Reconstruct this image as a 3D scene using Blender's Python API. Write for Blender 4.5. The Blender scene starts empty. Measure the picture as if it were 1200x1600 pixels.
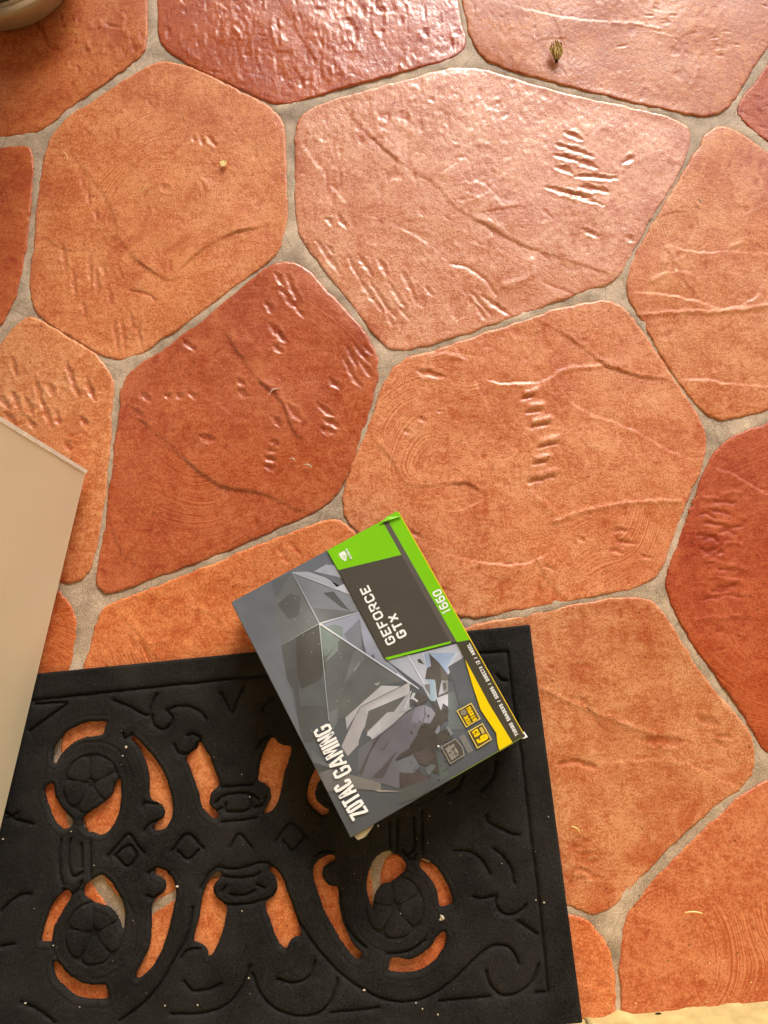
import bpy, bmesh, math, random
import numpy as np
from mathutils import Vector
from mathutils.geometry import tessellate_polygon

# ------------------------------------------------------------------ camera, sky, sun, exposure
F_PX, TILT, CAM_H = 1156.0, math.radians(10.9), 0.82
scene = bpy.context.scene
cam_d = bpy.data.cameras.new('camera')
cam = bpy.data.objects.new('camera', cam_d)
scene.collection.objects.link(cam)
cam.location = (0, 0, CAM_H)
cam.rotation_euler = (TILT, 0, 0)
cam_d.sensor_fit = 'VERTICAL'
cam_d.sensor_height = 36.0
cam_d.lens = 36.0 * F_PX / 1600.0
cam_d.clip_start = 0.02
cam_d.clip_end = 500
scene.camera = cam

SUN_EL, SUN_AZ = math.radians(29), math.radians(13)      # azimuth measured from +Y towards +X
world = bpy.data.worlds.new('World')
scene.world = world
world.use_nodes = True
wn = world.node_tree
bg = wn.nodes['Background']
sky_t = wn.nodes.new('ShaderNodeTexSky')
sky_t.sky_type = 'NISHITA'
sky_t.sun_disc = False
sky_t.sun_elevation = SUN_EL
sky_t.sun_rotation = SUN_AZ
sky_t.air_density = 1.0
sky_t.dust_density = 3.0
sky_t.ozone_density = 0.4
wn.links.new(sky_t.outputs[0], bg.inputs[0])
bg.inputs[1].default_value = 0.15

sun_d = bpy.data.lights.new('sun', 'SUN')
sun_d.energy = 1.0
sun_d.angle = math.radians(22)
sun_d.color = (0.92, 0.96, 1.0)
sun = bpy.data.objects.new('sun', sun_d)
scene.collection.objects.link(sun)
sdir = Vector((math.sin(SUN_AZ) * math.cos(SUN_EL), math.cos(SUN_AZ) * math.cos(SUN_EL), math.sin(SUN_EL)))
sun.rotation_euler = sdir.to_track_quat('Z', 'Y').to_euler()
sun.location = (0.6, 3, 4)

vs = scene.view_settings
vs.view_transform = 'Standard'
vs.look = 'None'
vs.gamma = 1
vs.use_curve_mapping = False
vs.exposure = 0.90

# ------------------------------------------------------------------ helpers
rnd = random.Random(7)
rng = np.random.default_rng(11)
COL = scene.collection
CT, ST = math.cos(TILT), math.sin(TILT)


def on(px, py, z=0.0):
    """survey helper: where the sight line of photo point (px, py) meets the level z (metres)"""
    cx, cy = (px - 600) / F_PX, (800 - py) / F_PX
    d = (cx, cy * CT + ST, cy * ST - CT)
    t = (z - CAM_H) / d[2]
    return (d[0] * t, d[1] * t)


def onl(pts, z=0.0):
    return np.array([on(p[0], p[1], z) for p in pts])


def lin(c):
    return tuple(((v / 255) / 12.92 if v / 255 <= 0.04045 else ((v / 255 + 0.055) / 1.055) ** 2.4) for v in c)


def alb(c, k=0.8):
    return tuple(k * v for v in lin(c))


def link(o, parent=None):
    COL.objects.link(o)
    if parent is not None:
        o.parent = parent
    return o


def mesh_obj(name, verts, faces, mat, parent=None, smooth=False):
    me = bpy.data.meshes.new(name)
    me.from_pydata([tuple(v) for v in verts], [], [tuple(f) for f in faces])
    me.update()
    if mat:
        me.materials.append(mat)
    if smooth:
        me.polygons.foreach_set('use_smooth', [True] * len(me.polygons))
    return link(bpy.data.objects.new(name, me), parent)


def np_mesh(name, verts, quads, mat, parent=None, smooth=True, attrs=None, cattrs=None):
    me = bpy.data.meshes.new(name)
    n, m = len(verts), len(quads)
    me.vertices.add(n)
    me.vertices.foreach_set('co', np.asarray(verts, dtype=np.float32).ravel())
    me.loops.add(4 * m)
    me.loops.foreach_set('vertex_index', np.asarray(quads, dtype=np.int32).ravel())
    me.polygons.add(m)
    me.polygons.foreach_set('loop_start', np.arange(0, 4 * m, 4, dtype=np.int32))
    me.polygons.foreach_set('use_smooth', np.full(m, smooth))
    for k, v in (attrs or {}).items():
        a = me.attributes.new(k, 'FLOAT', 'POINT')
        a.data.foreach_set('value', np.asarray(v, dtype=np.float32))
    for k, v in (cattrs or {}).items():
        a = me.attributes.new(k, 'FLOAT_COLOR', 'POINT')
        c = np.ones((n, 4), dtype=np.float32)
        c[:, :3] = v
        a.data.foreach_set('color', c.ravel())
    me.materials.append(mat)
    me.update(calc_edges=True)
    me.validate()
    return link(bpy.data.objects.new(name, me), parent)


def empty(name, loc, label=None, cat=None, group=None, kind=None):
    o = bpy.data.objects.new(name, None)
    o.location = loc
    o.empty_display_size = 0.05
    COL.objects.link(o)
    tag(o, label, cat, group, kind)
    return o


def tag(o, label=None, cat=None, group=None, kind=None):
    if label: o['label'] = label
    if cat: o['category'] = cat
    if group: o['group'] = group
    if kind: o['kind'] = kind
    return o


def box_vf(x0, x1, y0, y1, z0, z1):
    v = [(x0, y0, z0), (x1, y0, z0), (x1, y1, z0), (x0, y1, z0), (x0, y0, z1), (x1, y0, z1), (x1, y1, z1), (x0, y1, z1)]
    f = [(0, 3, 2, 1), (4, 5, 6, 7), (0, 1, 5, 4), (1, 2, 6, 5), (2, 3, 7, 6), (3, 0, 4, 7)]
    return v, f


def bevel_box(name, x0, x1, y0, y1, z0, z1, mat, parent=None, w=0.004, seg=2):
    v, f = box_vf(x0, x1, y0, y1, z0, z1)
    bm = bmesh.new()
    vv = [bm.verts.new(p) for p in v]
    for q in f: bm.faces.new([vv[i] for i in q])
    bmesh.ops.bevel(bm, geom=bm.edges[:], offset=w, segments=seg, profile=0.5, affect='EDGES')
    me = bpy.data.meshes.new(name)
    bm.to_mesh(me); bm.free()
    me.materials.append(mat)
    return link(bpy.data.objects.new(name, me), parent)


_tab = np.random.default_rng(5).random((256, 256))


def vnoise(x, y, seed=0):
    """smooth lattice noise in -1..1"""
    x = np.asarray(x) + seed * 17.31
    y = np.asarray(y) + seed * 9.77
    ix, iy = np.floor(x).astype(int), np.floor(y).astype(int)
    fx, fy = x - ix, y - iy
    fx = fx * fx * fx * (fx * (fx * 6 - 15) + 10); fy = fy * fy * fy * (fy * (fy * 6 - 15) + 10)
    t = lambda a, b: _tab[(a * 1 + seed * 3) % 256, (b * 1 + seed * 7) % 256]
    a = t(ix, iy) * (1 - fx) + t(ix + 1, iy) * fx
    b = t(ix, iy + 1) * (1 - fx) + t(ix + 1, iy + 1) * fx
    return (a * (1 - fy) + b * fy) * 2 - 1


def smooth01(e0, e1, x):
    t = np.clip((x - e0) / (e1 - e0), 0, 1)
    return t * t * (3 - 2 * t)


def seg_dist(P, a, b):
    """distance, parameter 0..1 and signed side of points P to segment ab"""
    ab = b - a
    L2 = max(float(ab @ ab), 1e-12)
    t = np.clip(((P - a) @ ab) / L2, 0, 1)
    q = a + t[:, None] * ab
    d = np.hypot(P[:, 0] - q[:, 0], P[:, 1] - q[:, 1])
    side = ab[0] * (P[:, 1] - a[1]) - ab[1] * (P[:, 0] - a[0])
    return d, t, side, q


def poly_sdf(P, poly):
    """signed distance (positive inside) to a closed polygon, and the closest boundary point"""
    n = len(poly)
    best = np.full(len(P), 1e9)
    Q = np.zeros_like(P)
    inside = np.zeros(len(P), bool)
    for i in range(n):
        a, b = poly[i], poly[(i + 1) % n]
        d, t, s, q = seg_dist(P, a, b)
        m = d < best
        best[m] = d[m]; Q[m] = q[m]
        if a[1] != b[1]:
            c = ((a[1] > P[:, 1]) != (b[1] > P[:, 1])) & (P[:, 0] < (b[0] - a[0]) * (P[:, 1] - a[1]) / (b[1] - a[1]) + a[0])
            inside ^= c
    return np.where(inside, best, -best), Q


def chain_dist(P, pts):
    best = np.full(len(P), 1e9); side = np.zeros(len(P)); par = np.zeros(len(P))
    n = len(pts) - 1
    for i in range(n):
        d, t, s, q = seg_dist(P, pts[i], pts[i + 1])
        m = d < best
        best[m] = d[m]; side[m] = s[m]; par[m] = (i + t[m]) / n
    return best, np.sign(side), par


def catmull(pts, n=6, closed=False):
    pts = [np.array(p, float) for p in pts]
    out = []
    N = len(pts)
    rngi = range(N if closed else N - 1)
    for i in rngi:
        if closed:
            p0, p1, p2, p3 = pts[(i - 1) % N], pts[i], pts[(i + 1) % N], pts[(i + 2) % N]
        else:
            p1, p2 = pts[i], pts[i + 1]
            p0 = pts[i - 1] if i > 0 else 2 * p1 - p2
            p3 = pts[i + 2] if i + 2 < N else 2 * p2 - p1
        for k in range(n):
            t = k / n
            out.append(0.5 * ((2 * p1) + (-p0 + p2) * t + (2 * p0 - 5 * p1 + 4 * p2 - p3) * t * t + (-p0 + 3 * p1 - 3 * p2 + p3) * t ** 3))
    if not closed:
        out.append(pts[-1])
    return np.array(out)


def chaikin(poly, it=2):
    P = np.asarray(poly, float)
    for _ in range(it):
        Q = np.roll(P, -1, axis=0)
        R = np.empty((2 * len(P), 2))
        R[0::2] = 0.8 * P + 0.2 * Q
        R[1::2] = 0.2 * P + 0.8 * Q
        P = R
    return P


# ------------------------------------------------------------------ materials
def new_mat(name):
    m = bpy.data.materials.new(name)
    m.use_nodes = True
    nt = m.node_tree
    return m, nt, nt.nodes['Principled BSDF'], nt.nodes.new, nt.links.new


def simple_mat(name, c, rough=0.6, spec=0.5, noise=None, bump=0.0, scale=60, metal=0.0):
    m, nt, b, N, L = new_mat(name)
    b.inputs['Base Color'].default_value = (*c, 1)
    b.inputs['Roughness'].default_value = rough
    b.inputs['Specular IOR Level'].default_value = spec
    b.inputs['Metallic'].default_value = metal
    if noise or bump:
        tc = N('ShaderNodeTexCoord')
        nz = N('ShaderNodeTexNoise'); nz.inputs['Scale'].default_value = scale; nz.inputs['Detail'].default_value = 6
        L(tc.outputs['Object'], nz.inputs['Vector'])
        if noise:
            r = N('ShaderNodeMapRange'); r.inputs[1].default_value = 0.25; r.inputs[2].default_value = 0.75
            r.inputs[3].default_value = 1 - noise; r.inputs[4].default_value = 1 + noise
            L(nz.outputs['Fac'], r.inputs[0])
            mx = N('ShaderNodeVectorMath'); mx.operation = 'SCALE'
            mx.inputs[0].default_value = c
            L(r.outputs[0], mx.inputs['Scale'])
            L(mx.outputs[0], b.inputs['Base Color'])
        if bump:
            bp = N('ShaderNodeBump'); bp.inputs['Strength'].default_value = 1; bp.inputs['Distance'].default_value = bump
            L(nz.outputs['Fac'], bp.inputs['Height']); L(bp.outputs[0], b.inputs['Normal'])
    return m


def tile_material():
    m, nt, b, N, L = new_mat('terracotta')
    at = N('ShaderNodeAttribute'); at.attribute_name = 'col'
    ro = N('ShaderNodeAttribute'); ro.attribute_name = 'rough'
    sw = N('ShaderNodeAttribute'); sw.attribute_name = 'swirl'
    sa = N('ShaderNodeAttribute'); sa.attribute_name = 'brush'
    tc = N('ShaderNodeTexCoord')

    def noise(scale, detail=4, rough=0.6, dim='3D', lac=2.0):
        n = N('ShaderNodeTexNoise'); n.noise_dimensions = dim
        n.inputs['Scale'].default_value = scale; n.inputs['Detail'].default_value = detail
        n.inputs['Roughness'].default_value = rough; n.inputs['Lacunarity'].default_value = lac
        if dim != '1D': L(tc.outputs['Object'], n.inputs['Vector'])
        return n

    def mth(op, a, c, d=None):
        n = N('ShaderNodeMath'); n.operation = op
        for i, v in enumerate((a, c, d)):
            if v is None: continue
            if hasattr(v, 'links'): L(v, n.inputs[i])
            else: n.inputs[i].default_value = v
        return n.outputs[0]

    fine = noise(480, 2, 0.7)
    mid = noise(120, 4, 0.6)
    big = noise(22, 5, 0.6)
    br = noise(430, 2, 0.7, '1D'); L(sw.outputs['Fac'], br.inputs['W'])
    # colour variation: brushed streaks, mottling, grain
    brv = mth('MULTIPLY', mth('SUBTRACT', br.outputs['Fac'], 0.5), sa.outputs['Fac'])
    v = mth('ADD', mth('MULTIPLY', mth('SUBTRACT', fine.outputs['Fac'], 0.5), 2.1),
            mth('MULTIPLY', mth('SUBTRACT', mid.outputs['Fac'], 0.5), 1.2))
    v = mth('ADD', v, mth('MULTIPLY', brv, 2.6))
    v = mth('ADD', v, mth('MULTIPLY', mth('SUBTRACT', big.outputs['Fac'], 0.5), 1.5))
    stre = N('ShaderNodeMapping'); stre.inputs['Scale'].default_value = (70, 240, 70); stre.inputs['Rotation'].default_value = (0, 0, 0.6)
    L(tc.outputs['Object'], stre.inputs['Vector'])
    sn = N('ShaderNodeTexNoise'); sn.inputs['Scale'].default_value = 1.0; sn.inputs['Detail'].default_value = 4; sn.inputs['Distortion'].default_value = 1.2
    L(stre.outputs[0], sn.inputs['Vector'])
    v = mth('ADD', v, mth('MULTIPLY', mth('SUBTRACT', sn.outputs['Fac'], 0.5), 0.9))
    # pale slip (v>0) against redder body (v<0)
    mix = N('ShaderNodeMix'); mix.data_type = 'RGBA'; mix.blend_type = 'MIX'
    fac = N('ShaderNodeMapRange'); L(v, fac.inputs[0])
    fac.inputs[1].default_value = -0.42; fac.inputs[2].default_value = 0.42; fac.inputs[3].default_value = 0; fac.inputs[4].default_value = 1
    L(fac.outputs[0], mix.inputs[0])
    red = N('ShaderNodeMix'); red.data_type = 'RGBA'; red.blend_type = 'MULTIPLY'; red.inputs[0].default_value = 1
    L(at.outputs['Color'], red.inputs[6]); red.inputs[7].default_value = (0.82, 0.56, 0.45, 1)
    pale = N('ShaderNodeMix'); pale.data_type = 'RGBA'; pale.blend_type = 'MULTIPLY'; pale.inputs[0].default_value = 1
    L(at.outputs['Color'], pale.inputs[6]); pale.inputs[7].default_value = (1.22, 1.42, 1.80, 1)
    L(red.outputs[2], mix.inputs[6]); L(pale.outputs[2], mix.inputs[7])
    # scattered dark pinholes
    vo = N('ShaderNodeTexVoronoi'); vo.inputs['Scale'].default_value = 60; L(tc.outputs['Object'], vo.inputs['Vector'])
    hole = N('ShaderNodeMapRange'); L(vo.outputs['Distance'], hole.inputs[0])
    hole.inputs[1].default_value = 0.05; hole.inputs[2].default_value = 0.085; hole.inputs[3].default_value = 0.45; hole.inputs[4].default_value = 1
    dk = N('ShaderNodeVectorMath'); dk.operation = 'SCALE'
    L(mix.outputs[2], dk.inputs[0]); L(hole.outputs[0], dk.inputs['Scale'])
    L(dk.outputs[0], b.inputs['Base Color'])
    rr = mth('ADD', ro.outputs['Fac'], mth('MULTIPLY', mth('SUBTRACT', mid.outputs['Fac'], 0.5), 0.22))
    L(rr, b.inputs['Roughness'])
    b.inputs['Specular IOR Level'].default_value = 0.26
    ga = N('ShaderNodeAttribute'); ga.attribute_name = 'gloss'
    L(ga.outputs['Fac'], b.inputs['Coat Weight'])
    b.inputs['Coat IOR'].default_value = 1.55
    cro = N('ShaderNodeMapRange'); L(ga.outputs['Fac'], cro.inputs[0])
    cro.inputs[3].default_value = 0.30; cro.inputs[4].default_value = 0.13
    L(cro.outputs[0], b.inputs['Coat Roughness'])
    h = mth('ADD', mth('MULTIPLY', fine.outputs['Fac'], 0.55), mth('MULTIPLY', mid.outputs['Fac'], 0.8))
    h = mth('ADD', h, mth('MULTIPLY', brv, 0.22))
    bp = N('ShaderNodeBump'); bp.inputs['Strength'].default_value = 1; bp.inputs['Distance'].default_value = 0.0006
    L(h, bp.inputs['Height']); L(bp.outputs[0], b.inputs['Normal'])
    bc_ = N('ShaderNodeBump'); bc_.inputs['Strength'].default_value = 1; bc_.inputs['Distance'].default_value = 0.00062
    mp = N('ShaderNodeMapping'); mp.inputs['Scale'].default_value = (260, 150, 200); mp.inputs['Rotation'].default_value = (0, 0, 0.2)
    L(tc.outputs['Object'], mp.inputs['Vector'])
    dn_ = N('ShaderNodeTexNoise'); dn_.inputs['Scale'].default_value = 1.0; dn_.inputs['Detail'].default_value = 3; dn_.inputs['Roughness'].default_value = 0.55
    L(mp.outputs[0], dn_.inputs['Vector'])
    L(dn_.outputs['Fac'], bc_.inputs['Height']); L(bc_.outputs[0], b.inputs['Coat Normal'])
    return m


def grout_material():
    m, nt, b, N, L = new_mat('sandy_grout')
    tc = N('ShaderNodeTexCoord')
    n1 = N('ShaderNodeTexNoise'); n1.inputs['Scale'].default_value = 650; n1.inputs['Detail'].default_value = 3
    n2 = N('ShaderNodeTexNoise'); n2.inputs['Scale'].default_value = 35; n2.inputs['Detail'].default_value = 6
    for n in (n1, n2): L(tc.outputs['Object'], n.inputs['Vector'])
    cr = N('ShaderNodeValToRGB')
    e = cr.color_ramp.elements
    e[0].position = 0.28; e[0].color = (*alb((124, 105, 84)), 1)
    e[1].position = 0.72; e[1].color = (*alb((248, 222, 192)), 1)
    ad = N('ShaderNodeMath'); ad.operation = 'MULTIPLY_ADD'; ad.inputs[1].default_value = 0.5
    L(n1.outputs['Fac'], ad.inputs[0])
    md = N('ShaderNodeMath'); md.operation = 'MULTIPLY'; md.inputs[1].default_value = 0.5; L(n2.outputs['Fac'], md.inputs[0])
    L(md.outputs[0], ad.inputs[2]); L(ad.outputs[0], cr.inputs[0])
    n3 = N('ShaderNodeTexNoise'); n3.inputs['Scale'].default_value = 11; n3.inputs['Detail'].default_value = 7; n3.inputs['Roughness'].default_value = 0.7
    L(tc.outputs['Object'], n3.inputs['Vector'])
    st_ = N('ShaderNodeMapRange'); st_.inputs[1].default_value = 0.36; st_.inputs[2].default_value = 0.60; st_.inputs[3].default_value = 0.72; st_.inputs[4].default_value = 1.06
    L(n3.outputs['Fac'], st_.inputs[0])
    vo = N('ShaderNodeTexVoronoi'); vo.feature = 'DISTANCE_TO_EDGE'; vo.inputs['Scale'].default_value = 24
    L(tc.outputs['Object'], vo.inputs['Vector'])
    ck = N('ShaderNodeMapRange'); ck.inputs[1].default_value = 0.0; ck.inputs[2].default_value = 0.012; ck.inputs[3].default_value = 0.62; ck.inputs[4].default_value = 1.0
    L(vo.outputs['Distance'], ck.inputs[0])
    mm = N('ShaderNodeMath'); mm.operation = 'MULTIPLY'; L(st_.outputs[0], mm.inputs[0]); L(ck.outputs[0], mm.inputs[1])
    vm = N('ShaderNodeVectorMath'); vm.operation = 'SCALE'; L(cr.outputs[0], vm.inputs[0]); L(mm.outputs[0], vm.inputs['Scale'])
    L(vm.outputs[0], b.inputs['Base Color'])
    b.inputs['Roughness'].default_value = 0.62
    b.inputs['Specular IOR Level'].default_value = 0.35
    bp = N('ShaderNodeBump'); bp.inputs['Distance'].default_value = 0.0009
    L(ad.outputs[0], bp.inputs['Height']); L(bp.outputs[0], b.inputs['Normal'])
    return m


def mat_material():
    m, nt, b, N, L = new_mat('flocked_rubber')
    tc = N('ShaderNodeTexCoord')
    n1 = N('ShaderNodeTexNoise'); n1.inputs['Scale'].default_value = 800; n1.inputs['Detail'].default_value = 3
    n2 = N('ShaderNodeTexNoise'); n2.inputs['Scale'].default_value = 16; n2.inputs['Detail'].default_value = 6; n2.inputs['Roughness'].default_value = 0.65
    n3 = N('ShaderNodeTexNoise'); n3.inputs['Scale'].default_value = 330; n3.inputs['Detail'].default_value = 4
    for n in (n1, n2, n3): L(tc.outputs['Object'], n.inputs['Vector'])
    c1 = N('ShaderNodeValToRGB'); e = c1.color_ramp.elements
    e[0].position = 0.38; e[0].color = (0.0070, 0.0066, 0.0060, 1)
    e[1].position = 0.64; e[1].color = (0.031, 0.0295, 0.0275, 1)
    s = N('ShaderNodeMath'); s.operation = 'MULTIPLY_ADD'; s.inputs[1].default_value = 0.55; L(n1.outputs['Fac'], s.inputs[0])
    s2 = N('ShaderNodeMath'); s2.operation = 'MULTIPLY'; s2.inputs[1].default_value = 0.45; L(n2.outputs['Fac'], s2.inputs[0])
    L(s2.outputs[0], s.inputs[2]); L(s.outputs[0], c1.inputs[0])
    # dust specks
    r = N('ShaderNodeMapRange'); r.inputs[1].default_value = 0.66; r.inputs[2].default_value = 0.80; L(n3.outputs['Fac'], r.inputs[0])
    mx = N('ShaderNodeMix'); mx.data_type = 'RGBA'; L(r.outputs[0], mx.inputs[0]); L(c1.outputs[0], mx.inputs[6]); mx.inputs[7].default_value = (0.07, 0.063, 0.055, 1)
    L(mx.outputs[2], b.inputs['Base Color'])
    b.inputs['Roughness'].default_value = 0.85
    b.inputs['Specular IOR Level'].default_value = 0.06
    b.inputs['Sheen Weight'].default_value = 0.0
    bp = N('ShaderNodeBump'); bp.inputs['Distance'].default_value = 0.0005
    L(n1.outputs['Fac'], bp.inputs['Height']); L(bp.outputs[0], b.inputs['Normal'])
    return m


def print_material():
    m, nt, b, N, L = new_mat('printed_card')
    at = N('ShaderNodeAttribute'); at.attribute_name = 'ink'
    tc = N('ShaderNodeTexCoord')
    n2 = N('ShaderNodeTexNoise'); n2.inputs['Scale'].default_value = 70; n2.inputs['Detail'].default_value = 5
    L(tc.outputs['Object'], n2.inputs['Vector'])
    r = N('ShaderNodeMapRange'); r.inputs[3].default_value = 0.88; r.inputs[4].default_value = 1.12; L(n2.outputs['Fac'], r.inputs[0])
    v = N('ShaderNodeVectorMath'); v.operation = 'SCALE'; L(at.outputs['Color'], v.inputs[0]); L(r.outputs[0], v.inputs['Scale'])
    L(v.outputs[0], b.inputs['Base Color'])
    b.inputs['Roughness'].default_value = 0.42
    b.inputs['Specular IOR Level'].default_value = 0.4
    n3 = N('ShaderNodeTexNoise'); n3.inputs['Scale'].default_value = 14; n3.inputs['Detail'].default_value = 2
    L(tc.outputs['Object'], n3.inputs['Vector'])
    bp = N('ShaderNodeBump'); bp.inputs['Distance'].default_value = 0.0012; L(n3.outputs['Fac'], bp.inputs['Height']); L(bp.outputs[0], b.inputs['Normal'])
    return m


M_TILE = tile_material()
M_GROUT = grout_material()
M_MAT = mat_material()
M_PRINT = print_material()
M_WHITE = simple_mat('white_ink', (0.82, 0.85, 0.88), 0.45, 0.4)
M_GREEN = simple_mat('green_ink', alb((128, 212, 14), .84), 0.40, 0.4, noise=0.04, scale=30)
M_DARK = simple_mat('charcoal_ink', alb((80, 77, 71)), 0.42, 0.4, noise=0.06, scale=40)
M_DARK2 = simple_mat('olive_ink', alb((74, 71, 58)), 0.42, 0.4, noise=0.06, scale=40)
M_BAR = simple_mat('grey_ink', alb((98, 94, 90)), 0.42, 0.4)
M_YELLOW = simple_mat('yellow_ink', alb((255, 220, 0), .84), 0.42, 0.4, noise=0.04, scale=30)
M_PALEYEL = simple_mat('pale_yellow_ink', alb((245, 222, 120)), 0.45, 0.4)
M_CARD = simple_mat('card_stock', alb((190, 175, 145)), 0.8, 0.2, noise=0.15, scale=120)
M_SIDE = simple_mat('grey_card', alb((92, 93, 94)), 0.5, 0.4, noise=0.06)
M_DOOR = simple_mat('cream_paint', (0.74, 0.635, 0.45), 0.42, 0.45, noise=0.05, bump=0.0006, scale=9)
M_DOOREDGE = simple_mat('edge_highlight_white', (0.80, 0.74, 0.62), 0.5, 0.4, noise=0.10, bump=0.0006, scale=160)  # pale colour stands in for light caught on the door's edge
M_WALL = simple_mat('yellow_limewash', (0.44, 0.35, 0.155), 0.85, 0.2, noise=0.22, bump=0.004, scale=38)
M_PLASTER = simple_mat('cream_plaster', (0.62, 0.58, 0.52), 0.9, 0.2, noise=0.08, bump=0.003, scale=30)
M_WOOD = simple_mat('brown_timber', (0.16, 0.09, 0.045), 0.6, 0.4, noise=0.2, bump=0.002, scale=20)  # dark tone of the unseen ceiling, chosen to darken floor reflections
M_POT = simple_mat('beige_glaze', (0.36, 0.25, 0.13), 0.45, 0.5, noise=0.14, bump=0.0008, scale=70)
M_SOIL = simple_mat('dark_soil', (0.030, 0.019, 0.009), 0.95, 0.1, noise=0.5, bump=0.006, scale=160)
M_LEAF = simple_mat('dry_leaf', (0.50, 0.34, 0.10), 0.6, 0.35, noise=0.45, bump=0.001, scale=500)
M_STRAW = simple_mat('straw', (0.72, 0.52, 0.20), 0.6, 0.3, noise=0.2, scale=400)
M_CRUMB = simple_mat('pale_grit', (0.52, 0.46, 0.36), 0.8, 0.3, noise=0.3, scale=600)
M_GROUND = simple_mat('dry_soil', (0.24, 0.22, 0.195), 0.95, 0.1, noise=0.3, bump=0.01, scale=3)
M_HEDGE = simple_mat('dark_foliage', (0.045, 0.075, 0.028), 0.6, 0.3, noise=0.4, scale=8)

# ------------------------------------------------------------------ ground sheet and the porch floor (grout bed)
g = mesh_obj('ground', [(-200, -200, -0.16), (200, -200, -0.16), (200, 200, -0.16), (-200, 200, -0.16)], [(0, 1, 2, 3)], M_GROUND)
tag(g, 'dry grey bare ground around the house', kind='structure')

FX0, FX1, FY0, FY1 = -0.95, 1.30, -1.4, 1.62


def build_floor():
    h = 0.006
    xs = np.arange(FX0, FX1 + h, h); ys = np.arange(FY0, FY1 + h, h)
    X, Y = np.meshgrid(xs, ys)
    Z = -0.0003 + 0.0006 * vnoise(X * 90, Y * 90, 3) + 0.0009 * vnoise(X * 28, Y * 28, 4)
    nx, ny = len(xs), len(ys)
    V = np.stack([X.ravel(), Y.ravel(), Z.ravel()], 1)
    idx = np.arange(nx * ny).reshape(ny, nx)
    Q = np.stack([idx[:-1, :-1], idx[:-1, 1:], idx[1:, 1:], idx[1:, :-1]], -1).reshape(-1, 4)
    # slab sides
    ring = np.concatenate([idx[0, :-1], idx[:-1, -1], idx[-1, :0:-1], idx[:0:-1, 0]])
    low = V[ring].copy(); low[:, 2] = -0.158
    n0 = len(V)
    V = np.concatenate([V, low])
    k = len(ring); j = np.arange(k)
    S = np.stack([ring[j], n0 + j, n0 + (j + 1) % k, ring[(j + 1) % k]], 1)
    o = np_mesh('floor', V, np.concatenate([Q, S]), M_GROUT)
    tag(o, 'sandy grout bed of the terracotta porch floor', kind='structure')
    return o, nx * ny


floor, FLOOR_TOP = build_floor()
FLOOR_CO = np.zeros(len(floor.data.vertices) * 3, dtype=np.float32)
floor.data.vertices.foreach_get('co', FLOOR_CO)
FLOOR_CO = FLOOR_CO.reshape(-1, 3)

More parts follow.
